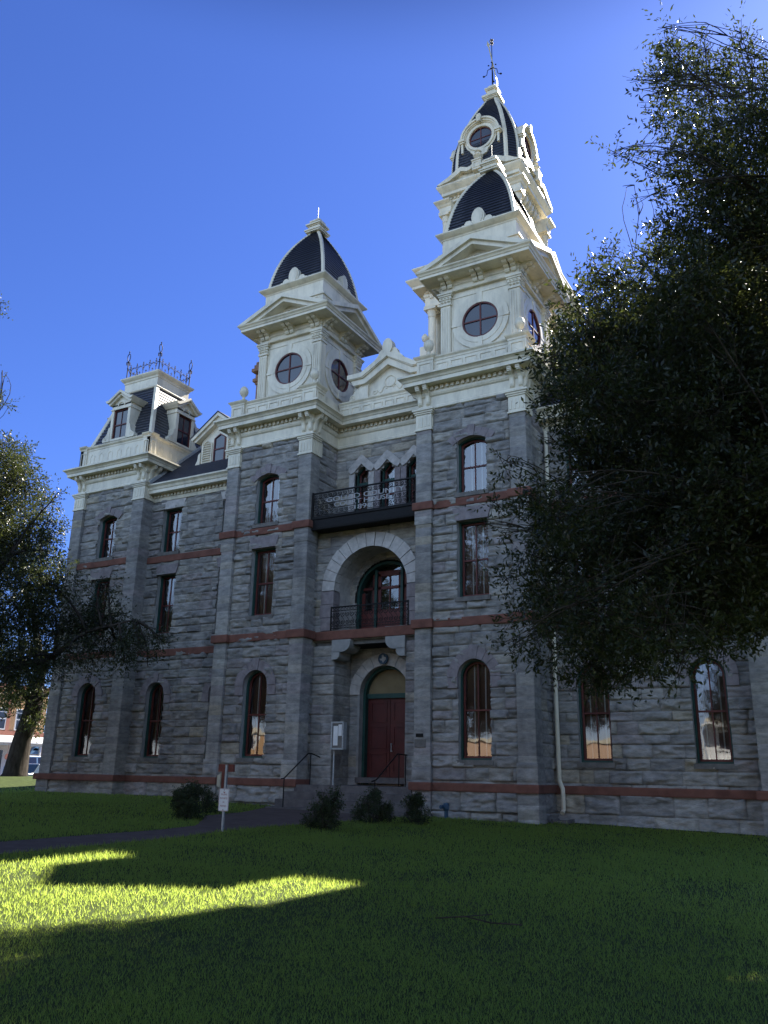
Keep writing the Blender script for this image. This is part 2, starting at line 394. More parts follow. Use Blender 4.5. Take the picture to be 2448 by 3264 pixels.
def window(cx, yw, kind, hw, z0, zs, style='', seed=0, tapes=2, muntin=True):
    tz = topz(kind, hw, zs); mid = z0+(tz-z0)*.49
    f = MB(); f.ring(outline(kind, cx, hw, z0, zs), outline(kind, cx, hw, z0, zs, .06), yw+.16, yw+.36, True)
    W = f.build('window', MGREEN, CH)
    s = MB(); s.ring(outline(kind, cx, hw, z0, zs, .061), outline(kind, cx, hw, z0, zs, .125), yw+.262, yw+.345, True)
    s.box(cx-hw+.12, cx+hw-.12, yw+.264, yw+.343, mid-.028, mid+.028)
    if muntin: s.box(cx-.018, cx+.018, yw+.275, yw+.335, z0+.12, tz-.122)
    s.build('sash', MSASH, W)
    p = MB(); p.face([(x_, yw+.30, z_) for x_, z_ in outline(kind, cx, hw, z0, zs, .11)[::-1]]); p.build('pane', MGLASS, W)
    b = MB(); b.prism(outline(kind, cx, hw, z0, zs, .05), yw+.44, yw+.455); b.build('blind', MBLIND, W)
    if tapes:
        t = MB()
        for k in range(tapes):
            q = cx-hw+.13+(2*hw-.26)*(k+.5)/tapes+(-.02 if k else .03); t.box(q-.02, q+.02, yw+.425, yw+.438, z0+.1, tz-.14)
        t.build('blind_tape', MTAPE, W)
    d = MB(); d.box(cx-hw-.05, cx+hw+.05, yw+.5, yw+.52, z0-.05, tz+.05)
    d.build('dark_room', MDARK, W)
    r = MB(); r.ring(outline(kind, cx, hw, z0, zs, -.09), outline(kind, cx, hw, z0, zs, -.001), yw+.012, yw+.2, True); r.build('reveal', MPLAIN, W)
    s = MB(); s.box(cx-hw-.07, cx+hw+.07, yw-.11, yw+.2, z0-.155, z0-.002); s.build('sill', MDST, W)
    if style == 'round':
        s = MB(); wedge_arch(s, cx, zs, hw+.005, hw+.36, yw-.075, yw+.16, 9, 0, PI, seed, True)
        for sx in (-1, 1): s.box(cx+sx*(hw+.005), cx+sx*(hw+.36), yw-.08, yw+.16, zs-.34, zs-.01)
        s.build('surround', MPURP, W)
    elif style == 'lintel':
        s = MB(); s.prism([(cx-hw-.02, zs+.004), (cx+hw+.02, zs+.004), (cx+hw+.15, zs+.44), (cx-hw-.15, zs+.44)], yw-.1, yw+.16); s.build('lintel', MPURP, W)
    elif style == 'pale':
        s = MB(); s.prism([(cx-hw-.05, zs+.004), (cx+hw+.05, zs+.004), (cx+hw+.2, zs+.39), (cx-hw-.2, zs+.39)], yw-.07, yw+.16); s.build('lintel', MPALE, W)
    elif style == 'seg':
        s = MB(); n = 7; r = random.Random(seed)
        rise = .17; R0 = (hw*hw+rise*rise)/(2*rise); cz = zs+rise-R0; a = math.asin(hw/R0)*1.28
        wedge_arch(s, cx, cz, R0+.004, R0+.33, yw-.055, yw+.16, 7, PI/2-a, PI/2+a, seed, True)
        s.build('surround', MPURP, W)
    return W
# ------------------------------------------------------------------ walls
def bayholes(c): return [(c-.56, c+.56, 1.78, 4.33), (c, 4.33, .60, 'c'), (c-.56, c+.56, 6.93, 9.56), (c-.56, c+.56, 10.55, 12.42), (c-.5, c+.5, 12.42, 12.57)]
def linkholes(c): return [(c-.52, c+.52, 1.78, 4.33), (c, 4.33, .56, 'c'), (c-.52, c+.52, 6.93, 9.56), (c-.55, c+.55, 10.58, 12.62)]
big = [-.6, .26, .83]
for s in (-1, 1):
    # entrance bay
    x0, x1 = sorted((s*A2, s*A3)); R = Rock()
    front(R, x0, x1, BW, 1.0, 13.92, holes=bayholes(s*BX), relief=.095, seed=11+s)
    front(R, x0, x1, BW-.05, -.4, .86, relief=.13, seed=21+s, courses=big, blk=(.8, 1.5), mul=1.15)
    for f_, sx in ((sideR, 1), (sideL, -1)):
        outer = (s == sx); xx = s*(6.27 if outer else 2.40)
        f_(R, xx, .58, 2.1, 1.0, 13.92, relief=.05, seed=31+s+sx); f_(R, xx, .58, 2.1, -.4, .86, relief=.07, seed=33+s+sx, courses=big)
    R.build('wall', MS, CH)
    for (p0, p1, side) in ((A1, A2, -1), (A3, A4, 1)):
        R = Rock(); x0, x1 = sorted((s*p0, s*p1)); k = dict(relief=.012, blk=(2, 3), cell=.12, seed=int(p0*10)+s)
        front(R, x0, x1, 0, .8, 13.2, **k); front(R, x0-.04, x1+.04, -.05, -.4, 1.72, **dict(k, relief=.05, mul=1.05))
        for z0, z1, g in ((.8, 13.2, 0), (-.4, 1.72, .04), (9.6, 10.1, .03)):
            if g == .03: front(R, x0-g, x1+g, -g, z0, z1, **k)
            sideR(R, x1+g, -g, .6, z0, z1, **dict(k, relief=.012)); sideL(R, x0-g, -g, .6, z0, z1, **dict(k, relief=.012))
        o = R.build('pilaster', MSS, CH)
        mb = MB()
        for z, g in ((1.72, .04), (10.1, .03), (9.6, .03)): mb.box(x0-g, x1+g, -g+.002, .58, z-.012, z-.001)
        mb.box(x0+.01, x1-.01, .01, .58, -.3, 13.2); mb.build('core', MPLAIN, o)
    # link
    x0, x1 = sorted((s*6.2, s*12.5)); R = Rock()
    front(R, x0, x1, LY, 1.0, 13.1, holes=linkholes(s*WX1)+linkholes(s*WX2), relief=.09, seed=41+s)
    front(R, x0, x1, LY-.05, -.4, .86, relief=.09, seed=43+s, courses=big, blk=(.8, 1.6), mul=1.1)
    R.build('wall', MS, CH)
    # corner pavilion
    x0, x1 = sorted((s*B2, s*B3)); R = Rock()
    front(R, x0, x1, PW_, 1.0, 13.92, holes=bayholes(s*PX), relief=.085, seed=51+s)
    front(R, x0, x1, PW_-.05, -.4, .86, relief=.09, seed=53+s, courses=big, blk=(.8, 1.5), mul=1.15)
    R.build('wall', MS, CH)
    for p0, p1 in ((B1, B2), (B3, B4)):
        R = Rock(); x0, x1 = sorted((s*p0, s*p1)); k = dict(relief=.012, blk=(2, 3), cell=.12, seed=int(p0*10)+s)
        front(R, x0, x1, PY, .8, 13.2, **k); front(R, x0-.04, x1+.04, PY-.05, -.4, .9, **dict(k, relief=.05))
        sideR(R, x1, PY, 2.05, .8, 13.9, **k); sideL(R, x0, PY, 2.05, .8, 13.9, **k)
        sideR(R, x1+.04, PY-.05, 2.05, -.4, .9, **k); sideL(R, x0-.04, PY-.05, 2.05, -.4, .9, **k)
        o = R.build('pilaster', MSS, CH)
        mb = MB(); mb.box(x0+.01, x1-.01, PY+.01, 2.05, -.3, 13.9); mb.build('core', MPLAIN, o)
    mb = MB(); mb.box(*sorted((s*B1, s*(B4-.02))), 5.7, 5.9, 12, 15.2); mb.build('wall', MPLAIN, CH); mb = MB()
    mb.box(*sorted((s*(B4-.1), s*(B4-.02))), 2.05, 5.9, -.4, 15.2); mb.build('wall', MPLAIN, CH); mb = MB(); mb.box(*sorted((s*(B1+.02), s*(B1+.1))), 2.05, 5.9, 12, 15.2); mb.build('wall', MPLAIN, CH)
# entrance recess walls
R = Rock(); front(R, -2.42, 2.42, .9, 5.9, 10.1, holes=[(-1.53, 1.53, 6.3, 7.77), (0, 7.77, 1.62, 'c')], relief=.05, seed=61, pw=PW_TAN, mul=1.08); R.build('wall', MS, CH)
R = Rock(); front(R, -2.42, -1.46, .9, -.4, 5.75, relief=.05, seed=62); R.build('wall', MS, CH)
R = Rock(); front(R, 1.46, 2.42, .9, -.4, 5.75, relief=.05, seed=63); R.build('wall', MS, CH)
R = Rock(); sideR(R, -1.46, .9, 2.1, .7, 5.75, relief=.02, seed=64); R.build('wall', MS, CH)
R = Rock(); sideL(R, 1.46, .9, 2.1, .7, 5.75, relief=.02, seed=65); R.build('wall', MS, CH)
R = Rock(); front(R, -2.42, 2.42, RY, 10.3, 13.92, holes=[(c-.33, c+.33, 10.5, 12.77) for c in (-1.17, 0, 1.17)]+[(c-.18, c+.18, 12.77, 12.98) for c in (-1.17, 0, 1.17)], relief=.045, seed=66, pw=PW_TAN, mul=1.1); R.build('wall', MS, CH)
R = Rock(); front(R, -1.5, 1.5, 2.06, .8, 5.8, holes=[(-1.03, 1.03, .9, 4.07), (0, 4.07, 1.1, 'c')], relief=.015, seed=67, pw=PW_TAN, mul=1.1, blk=(.9, 1.9)); R.build('wall', MS, CH)
R = Rock(); front(R, -1.75, 1.75, 2.06, 6.0, 9.7, holes=[(-1.3, 1.3, 6.2, 7.72), (0, 7.72, 1.35, 'c')], relief=.02, seed=68, pw=PW_TAN, mul=1.1); R.build('wall', MS, CH)
mb = MB(); mb.box(-16.85, 16.85, 5.5, 26, -.3, 13.1); mb.box(-12.3, 12.3, 2.7, 5.5, -.3, 13.0); mb.box(-6.2, 6.2, 2.72, 6, 12.9, 15.1)
mb.build('wall', MPLAIN, CH)
# red stone bands
def band(path, z0, z1, name='belt_course', p=.10, parent=CH):
    mb = MB(); mb.sweep(path, [(-.12, z0), (p-.01, z0+.015), (p, z0+.05), (p, z1-.05), (p-.015, z1-.012), (-.12, z1)])
    o = mb.build(name, MRED, parent)
    return o
def mir(path, s): return path if s > 0 else [(-x, y) for x, y in path][::-1]
bayp = [(2.40, .9), (2.40, .57), (A1, .57), (A1, 0), (A2, 0), (A2, BW), (A3, BW), (A3, 0), (A4, 0), (A4, .6), (6.27, .6), (6.27, LY)]
for s in (-1, 1):
    for z0, z1 in ((5.96, 6.28), (10.09, 10.39)): band(mir(bayp, s), z0, z1)
    band(mir([(x, y-.06 if y < .5 else y) for x, y in bayp], s), .83, 1.10)
    lp = [(6.27, LY), (12.35, LY)]
    for z0, z1 in ((5.93, 6.25), (10.12, 10.44)): band(mir(lp, s), z0, z1); band(mir([(B2, PW_), (B3, PW_)], s), z0, z1)
    band(mir([(6.2, LY-.06), (B1-.04, LY-.06), (B1-.04, PY-.06), (B4+.04, PY-.06), (B4+.04, 5.9)], s), .81, 1.08)
band([(-2.40, .9), (2.40, .9)], 5.93, 6.28, p=.12)
# ------------------------------------------------------------------ windows
for s in (-1, 1):
    for c, yw in ((s*BX, BW), (s*PX, PW_)):
        window(c, yw, 'round', .56, 1.78, 4.33, 'round', 3+s, 2)
        window(c, yw, 'flat', .56, 6.93, 9.56, 'lintel', 5+s, 2)
        window(c, yw, 'seg', .56, 10.55, 12.42, 'seg', 7+s, 2)
    for c in (s*WX1, s*WX2):
        window(c, LY, 'round', .52, 1.78, 4.33, 'round', 9+s, 3)
        window(c, LY, 'flat', .52, 6.93, 9.56, 'lintel', 11+s, 3)
        window(c, LY, 'flat', .55, 10.58, 12.62, 'pale', 13+s, 3)
for c in (-1.17, 0, 1.17):
    W = window(c, RY, 'point', .33, 10.5, 12.77, '', 1, 1, False)
    m = MB(); m.box(c-.28, c+.28, RY+.2, RY+.352, 12.28, 12.38); m.build('transom_bar', MGREEN, W)
    m = MB()
    for sx in (-1, 1):
        m.prism([(c+sx*.33, 12.77), (c, 13.09), (c, 13.46), (c+sx*.06, 13.43), (c+sx*.60, 12.94), (c+sx*.58, 12.82), (c+sx*.48, 12.70)][::sx], RY-.12-.01*sx, RY+.15)
    m.build('pale_hood', MPALE, W)
    for sx in (-1, 1):
        m = MB(); m.box(c+sx*.331, c+sx*.57, RY-.075, RY+.15, 10.5, 12.69); m.build('surround', MPURP if c > -1 else MPALE, W)
# ------------------------------------------------------------------ entrance door, arches, loggia
mb = MB(); wedge_arch(mb, 0, 7.77, 1.53, 2.07, .80, 1.22, 15, 0, PI, 4)
mb.build('entrance_arch', MPALE, CH)
for sx in (-1, 1):
    mb = MB()
    for k in range(3):
        z = 6.29+k*.49; mb.box(sx*1.53, sx*(2.07+.05*(k % 2)), .80-.01*k, 1.22, z, z+.475)
    mb.build('arch_jamb', MPURP, CH)
mb = MB(); mb.ring(outline('round', 0, 1.75, 6.1, 7.77), outline('round', 0, 1.60, 6.1, 7.77), 1.22, 2.06)
mb.build('loggia_vault', MPALE, CH)
mb = MB(); mb.box(-2.3, 2.3, .98, 2.8, 5.76, 6.2); mb.box(-2.35, 2.35, 2.06, 2.5, 9.72, 10.02); mb.build('loggia_floor', MDST, CH)
mb = MB(); wedge_arch(mb, 0, 4.07, 1.03, 1.46, 2.0, 2.2, 11, 0, PI, 5); mb.build('door_arch', MPALE, CH)
mb = MB(); mb.ring(outline('round', 0, 1.12, .95, 4.07), outline('round', 0, 1.03, .95, 4.07), 2.03, 2.36); mb.build('door_reveal', MPLAIN, CH)
mb = MB(); mb.ring(outline('round', 0, 1.03, .95, 4.07), outline('round', 0, .93, .95, 4.07), 2.28, 2.62); mb.box(-.93, .93, 2.40, 2.55, 3.96, 4.13)
dr = mb.build('entrance_door', MGREEN, CH)
mb = MB(); mb.prism(outline('round', 0, .94, 4.12, 4.12), 2.5, 2.53); mb.build('fanlight_panel', MTYMP, dr)
for sx in (-1, 1):
    mb = MB(); x0, x1 = sorted((sx*.008, sx*.93)); mb.box(x0, x1, 2.50, 2.55, 1.2, 3.96)
    for z0, z1 in ((1.35, 2.05), (2.2, 3.0), (3.12, 3.85)):
        mb.ring([(x0+.12, z0), (x0+.12, z1), (x1-.12, z1), (x1-.12, z0)], [(x0+.18, z0+.06), (x0+.18, z1-.06), (x1-.18, z1-.06), (x1-.18, z0+.06)], 2.475, 2.5, True)
    dl = mb.build('door_leaf', MDOOR, dr)
mb = MB(); mb.tube([(.09, 2.44, 2.1), (.09, 2.44, 2.35)], .014); mb.box(.07, .11, 2.43, 2.5, 2.08, 2.12); mb.box(.07, .11, 2.43, 2.5, 2.33, 2.37); mb.build('handle', MGALV, dr)
mb = MB(); mb.box(-1.1, 1.1, 1.95, 2.6, 1.0, 1.19); mb.build('threshold', MSTEP, dr)
# loggia doors
mb = MB(); mb.ring(outline('round', 0, 1.30, 6.2, 7.72), outline('round', 0, 1.20, 6.2, 7.72), 2.08, 2.42)
for x in (-.56, .56): mb.box(x-.05, x+.05, 2.2, 2.42, 6.2, 8.75)
ld_ = mb.build('loggia_door', MGREEN, CH)
mb = MB(); mb.face([(x_, 2.34, z_) for x_, z_ in outline('round', 0, 1.22, 6.2, 7.72)[::-1]]); mb.build('pane', MGLASS, ld_)
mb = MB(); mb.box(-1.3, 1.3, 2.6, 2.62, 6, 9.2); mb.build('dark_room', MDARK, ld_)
mb = MB()
for a, b in ((-1.2, -.61), (-.51, .51), (.61, 1.2)):
    mb.box(a, b, 2.28, 2.37, 6.2, 7.22); mb.box(a, a+.13, 2.29, 2.37, 7.22, 8.6 if abs(a) < .7 else 7.9); mb.box(b-.13, b, 2.29, 2.37, 7.22, 8.6 if abs(b) < .7 else 7.9); mb.box(a, b, 2.29, 2.37, 8.0, 8.1)
mb.box(-.51, .51, 2.29, 2.37, 8.5, 8.7); mb.box(-.02, .02, 2.3, 2.36, 7.2, 8.6); mb.build('sash', MSASH, ld_)
# corbels under the lintel
for sx in (-1, 1):
    mb = MB()
    for (w, z0, z1) in ((.34, 5.22, 5.50), (.78, 5.48, 5.92)):
        pts = [(1.5, z0), (1.5-w*.55, z0)]+[(1.5-w*.55-w*.45*math.sin(t*PI/2/5), z0+(z1-z0)*.75*(1-math.cos(t*PI/2/5))) for t in range(1, 6)]+[(1.5-w, z1), (1.5, z1)]
        pts = [(sx*x, z) for x, z in pts]
        mb.prism(pts if sx < 0 else pts[::-1], .74, 1.5)
    mb.build('corbel', MPLAIN, CH)
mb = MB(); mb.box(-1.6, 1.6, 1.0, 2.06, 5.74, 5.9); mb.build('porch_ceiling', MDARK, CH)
# steps
mb = MB(); mb.box(-2.25, 2.25, -.12, 2.6, -.2, .92)
for k, (y0, z) in enumerate(((-.48, .70), (-.84, .46), (-1.22, .22))): mb.box(-2.4-.1*k, 2.4+.1*k, y0, -.12, -.3, z)
mb.build('entrance_steps', MSTEP, CH)
# ------------------------------------------------------------------ entablature, brackets, parapets
ENT = [(-.1, 13.86), (.03, 13.88), (.05, 13.90), (.05, 13.98), (.0, 14.02), (.0, 14.36), (.05, 14.40), (.08, 14.47), (.08, 14.54), (.05, 14.54), (.05, 14.74), (.43, 14.74), (.43, 14.88), (.46, 14.895), (.49, 14.96), (.56, 15.02), (.6, 15.03), (.6, 15.10), (-.5, 15.16)]
def dent(mb, x0, x1, y, z0, z1, d0, d1, step=.2, w=.11, nrm=(0, -1)):
    """dentils on a straight run; nrm picks the facing"""
    n = int((x1-x0)/step)
    for k in range(n):
        c = x0+(x1-x0)*(k+.5)/n
        if nrm[0] == 0: mb.box(c-w/2, c+w/2, y-d1, y-d0, z0, z1)
        else: mb.box(y+nrm[0]*d0, y+nrm[0]*d1, c-w/2, c+w/2, z0, z1)
ents = []
mb = MB()
FR = .07
path = [(-6.39+FR, 2.6), (-6.39+FR, FR), (-A1-FR, FR), (-A1-FR, RY-.05), (A1+FR, RY-.05), (A1+FR, FR), (6.39-FR, FR), (6.39-FR, 2.6)]
mb.sweep(path, ENT)
for s in (-1, 1):
    a, b = sorted((s*(A2-.05), s*(A3+.05))); dent(mb, a, b, FR, 14.59, 14.72, .04, .14)
dent(mb, -2.2, 2.2, RY-.05, 14.59, 14.72, .04, .14)
for s in (-1, 1):
    dent(mb, .75, 1.75, s*(A1+FR), 14.59, 14.72, .04, .14, nrm=(-s, 0)); dent(mb, .75, 2.4, s*(6.39-FR), 14.59, 14.72, .04, .14, nrm=(s, 0))
cor = mb.build('cornice', MCR, CH)
PENT = []
for s in (-1, 1):
    mb = MB(); mb.sweep(mir([(B1+FR, 5.8), (B1+FR, PY+FR), (B4-FR, PY+FR), (B4-FR, 5.8)], s), ENT)
    a, b = sorted((s*(B2-.05), s*(B3+.05))); dent(mb, a, b, PY+FR, 14.59, 14.72, .04, .14)
    PENT.append(mb.build('cornice', MCR, CH))
    mb = MB(); mb.sweep(mir([(6.2, LY-.03), (12.4, LY-.03)], s), [(-.1, 13.02), (.04, 13.04), (.06, 13.14), (.05, 13.18), (.05, 13.36), (.40, 13.36), (.40, 13.50), (.43, 13.52), (.46, 13.62), (.53, 13.69), (.55, 13.70), (.55, 13.77), (-.2, 13.80)])
    a, b = sorted((s*6.4, s*12.3)); dent(mb, a, b, LY-.03, 13.22, 13.345, .04, .13)
    mb.build('cornice', MCR, CH)
# scroll bracket, built once at the origin facing -y
bk = MB()
pr = [(0, 14.06), (.02, 14.06), (.06, 14.10), (.085, 14.18), (.09, 14.30), (.11, 14.40), (.16, 14.48), (.24, 14.53), (.32, 14.56), (.32, 14.60), (.345, 14.61), (.345, 14.66), (.36, 14.67), (.37, 14.735), (0, 14.735)]
bk.prismx([(-d, z) for d, z in pr], -.075, .075)
bk.prismx([(-d-.012, z) for d, z in pr[2:9]]+[(-d+.02, z) for d, z in pr[2:9][::-1]], -.035, .035)
bracket = bk.build('bracket', MCR, cor)
spots = []
for s in (-1, 1):
    for c in ((A1+A2)/2, (A3+A4)/2):
        for o in (-.155, .155): spots.append((cor, s*c+o, FR, 0))
    for y in (.22, .50): spots += [(cor, s*(A1+FR), y, -s*PI/2), (cor, s*(6.39-FR), y, s*PI/2)]
    pe = PENT[0 if s < 0 else 1]
    for c in ((B1+B2)/2, (B3+B4)/2):
        for o in (-.16, .16): spots.append((pe, s*c+o, PY+FR, 0))
    for y in (1.62, 1.93): spots += [(pe, s*(B1+FR), y, -s*PI/2), (pe, s*(B4-FR), y, s*PI/2)]
for i, (par, x, y, rz) in enumerate(spots):
    if i == 0: bracket.location = (x, y, 0)
    else: cp(bracket, par, (x, y, 0), rz)
# capitals
def capital(x0, x1, y, side):
    mb = MB(); g = .012
    mb.box(x0-g, x1+g, y-g, y+.72 if side else y+.5, 13.12, 13.70)
    for z0, z1, g in ((13.08, 13.13, .05), (13.70, 13.76, .05), (13.76, 13.83, .085), (13.83, 13.90, .125)): mb.box(x0-g, x1+g, y-g, y+.6, z0+.001, z1)
    n = 4; w = (x1-x0)
    for k in range(n):
        c = x0+w*(k+.5)/n
        mb.prism([(c-.032, 13.22), (c+.032, 13.22), (c+.032, 13.58), (c, 13.62), (c-.032, 13.58)], y-.03, y-.01)
        mb.box(x1+.01, x1+.03, y+.1+.12*k-.02, y+.1+.12*k+.02, 13.22, 13.58); mb.box(x0-.03, x0-.01, y+.1+.12*k-.02, y+.1+.12*k+.02, 13.22, 13.58)
    return mb.build('capital', MCR, CH)
for s in (-1, 1):
    for p0, p1, y in ((A1, A2, 0), (A3, A4, 0), (B1, B2, PY), (B3, B4, PY)):
        x0, x1 = sorted((s*p0, s*p1)); capital(x0, x1, y, True)
def panels(mb, x0, x1, n, y, z0, z1, f=.05, pr_=.03):
    for k in range(n):
        a = x0+(x1-x0)*k/n+f; b = x0+(x1-x0)*(k+1)/n-f
        o = [(a, z0), (a, z1), (b, z1), (b, z0)]; i = [(a+.035, z0+.035), (a+.035, z1-.035), (b-.035, z1-.035), (b-.035, z0+.035)]
        mb.ring(o, i, y-pr_, y+.01, True)
def parapet(mb, x0, x1, y, z0=15.08, zt=15.98, n=5, th=.3):
    mb.box(x0, x1, y, y+th, z0, zt-.16)
    mb.sweep([(x0, y), (x1, y)], [(-.3, zt-.17), (.02, zt-.165), (.03, zt-.1), (.09, zt-.04), (.1, zt), (-.3, zt+.01)])
    panels(mb, x0+.03, x1-.03, n, y, z0+.18, zt-.27)
def pedestal(mb, x0, x1, y0, y1, zt=16.05, z0=15.08):
    mb.box(x0, x1, y0, y1, z0, zt-.17)
    mb.sweep([(x0, y1), (x0, y0), (x1, y0), (x1, y1)], [(-.3, zt-.19), (.02, zt-.185), (.03, zt-.12), (.1, zt-.05), (.12, zt), (-.2, zt+.01)])
    mb.box(x0, x1, y0, y1, zt-.18, zt-.005)
    panels(mb, x0+.03, x1-.03, 1, y0, z0+.18, zt-.28)
    for x, sx in ((x0, -1), (x1, 1)):
        T = mb.T; mb.T = (lambda p, x=x, sx=sx: Vector((x+(p.y-y0)*(-sx), y0+(p.x-x0)*(y1-y0)/(x1-x0), p.z))); panels(mb, x0+.05, x1-.05, 1, y0, z0+.18, zt-.28); mb.T = T
PRP = {}
for s in (-1, 1):
    mb = MB()
    for c in (2.57, 6.16): pedestal(mb, s*c-.33, s*c+.33, .05, .75)
    a, b = sorted((s*2.9, s*5.83)); parapet(mb, a, b, .15)
    PRP[s] = mb.build('parapet', MCR, CH)
    mb = MB()
    T = lambda p, s=s: Vector((s*2.42-s*(p.y), p.x, p.z))
    mb.box(*sorted((s*2.42, s*2.7)), .74, 2.2, 15.08, 15.92); mb.build('parapet', MCR, CH); mb = MB(); mb.box(*sorted((s*6.0, s*6.3)), .74, 4.5, 15.08, 15.92); mb.build('parapet', MCR, CH)
mb = MB(); parapet(mb, -2.35, 2.35, RY-.03, zt=15.92, n=9); mb.build('parapet', MCR, CH)
u = MB(); u.lathe([(.10, 0), (.10, .05), (.06, .08), (.075, .14), (.085, .20), (.06, .28), (.05, .33), (.085, .38), (.15, .45), (.185, .55), (.19, .60), (.185, .62), (.175, .68), (.13, .77), (.06, .83), (.01, .85)], (0, 0, 16.05), 18)
urn = u.build('ball_finial', MCR, PRP[-1], True)
for i, (s, c) in enumerate(((-1, 6.16), (-1, 2.57), (1, 2.57), (1, 6.16))):
    if i == 0: urn.location = (s*c, .38, 0)
    else: cp(urn, PRP[s], (s*c, .38, 0))
# central gable over the recess
mb = MB()
yf, yb = 1.78, 2.5
top = [(-1.86, 17.0), (-1.22, 17.0), (0, 17.72), (1.22, 17.0), (1.86, 17.0)]
low = [(-1.86, 16.80), (-1.17, 16.80), (0, 17.49), (1.17, 16.80), (1.86, 16.80)]
low2 = [(-1.6, 16.53), (-1.05, 16.53), (0, 17.15), (1.05, 16.53), (1.6, 16.53)]
mb.ring(top, low, yf-.09, yb); mb.ring([(x*.985, z-.13) for x, z in top], [(x*.97, z-.03) for x, z in low], yf-.05, yb); mb.ring([(x*.95, z-.02) for x, z in low], low2, yf+.02, yb)
mb.prism([(-1.3, 15.9), (1.3, 15.9), (1.3, 16.6), (0, 17.3), (-1.3, 16.6)], yf+.26, yb)
for sx in (-1, 1): mb.box(sx*.98, sx*1.38, yf+.14, yb, 15.9, 16.56); mb.box(sx*.94, sx*1.42, yf+.12, yb, 15.9, 15.97)
for sx in (-1, 1):
    mb.prism([(sx*x, z) for x, z in ((1.38, 15.92), (1.85, 15.92), (1.9, 16.05), (1.82, 16.2), (1.7, 16.24), (1.6, 16.4), (1.46, 16.5), (1.38, 16.52))][::sx], yf+.2, yb)
    mb.tube([(sx*(1.72+.13*(1-t/14)*math.cos(t*.7)), yf+.19, 16.06+.13*(1-t/14)*math.sin(t*.7)) for t in range(12)], .022, 5)
    mb.tube([(sx*(.14+.42*t/10), yf+.25, 16.2+.12*math.sin(t*.63)) for t in range(0, 11)]+[(sx*(.72+.13*(1-t/12)*math.cos(t*.6+2.5)), yf+.25, 16.17+.13*(1-t/12)*math.sin(t*.6+2.5)) for t in range(11)], .026, 5)
mb.tube([(.24*math.cos(t*PI/10), yf+.25, 16.5+.24*math.sin(t*PI/10)) for t in range(21)], .026, 5)
gb = mb.build('gable', MCR, CH)
mb = MB()
sh = [(0, 17.64)]
for sx in (1, -1):
    mb.prism([(sx*x, z) for x, z in ((.12, 17.6), (.42, 17.42), (.66, 17.32), (.70, 17.38), (.58, 17.5), (.46, 17.62), (.40, 17.78), (.30, 17.86), (.18, 17.84))][::sx], yf+.02, yf+.22)
mb.prism([(.23*math.cos(t*PI/12), 17.95+.34*math.sin(t*PI/12)) for t in range(24)], yf-.05, yf+.25)
mb.build('shell_finial', MCR, gb)
# ------------------------------------------------------------------ slate curved roof helper
def dome(prof, cham, nrow, name, parent, rib=.16, lift=.035, mat=MSLATE):
    """square (cham None) or chamfered dome about the local origin; prof [(z, half)]; stepped slate courses"""
    zs = [p[0] for p in prof]; hs = [p[1] for p in prof]
    L = [0]
    for a, b in zip(prof, prof[1:]): L.append(L[-1]+math.hypot(b[0]-a[0], b[1]-a[1]))
    def q(t): return np.interp(t, L, zs), np.interp(t, L, hs)
    def plan(h):
        if cham is None: return [(-h, -h), (h, -h), (h, h), (-h, h)]
        k = cham*h; return [(-k, -h), (k, -h), (h, -k), (h, k), (k, h), (-k, h), (-h, k), (-h, -k)]
    mb = MB(); nf = len(plan(1))
    for r in range(nrow):
        t0, t1 = L[-1]*r/nrow, L[-1]*(r+1)/nrow
        (z0, h0), (z1, h1) = q(t0), q(t1)
        P0, P1 = plan(h0+.03), plan(h1)
        Pb = plan(h0)
        for i in range(nf):
            j = (i+1) % nf; l0 = math.dist(P0[i], P0[j])/2; l1 = math.dist(P1[i], P1[j])/2; off = .13*(r % 2)
            mb.face([(*P0[i], z0), (*P0[j], z0), (*P1[j], z1), (*P1[i], z1)], [(-l0+off, .08), (l0+off, .08), (l1+off, .08+(t1-t0)*.6), (-l1+off, .08+(t1-t0)*.6)])
            mb.face([(*Pb[i], z0), (*Pb[j], z0), (*P0[j], z0), (*P0[i], z0)], [(0, 0)]*4)
    o = mb.build(name, mat, parent)
    rb = []
    for i in range(nf):
        mb = MB(); n = 18
        def fr(t):
            z, h = q(t); hh = h+lift; P = plan(hh); c = Vector(P[i]); a = Vector(P[i-1]); b = Vector(P[(i+1) % nf])
            w = min(rib, .45*(c-a).length, .45*(b-c).length)
            Pn = plan(max(h-.03, .01)); ci = Vector(Pn[i])
            return c, c+(a-c).normalized()*w, c+(b-c).normalized()*w, ci+(a-c).normalized()*w, ci+(b-c).normalized()*w, z
        for k in range(n):
            A_, B_ = fr(L[-1]*k/n), fr(L[-1]*(k+1)/n)
            for u0, u1 in ((1, 0), (0, 2), (3, 1), (2, 4)):
                mb.face([(*A_[u0], A_[5]), (*A_[u1], A_[5]), (*B_[u1], B_[5]), (*B_[u0], B_[5])])
        rb.append(mb.build('rib', MCR, parent))
    return o
def plates(mb, seq):
    for h, z0, z1 in seq: mb.box(-h, h, -h, h, z0, z1)
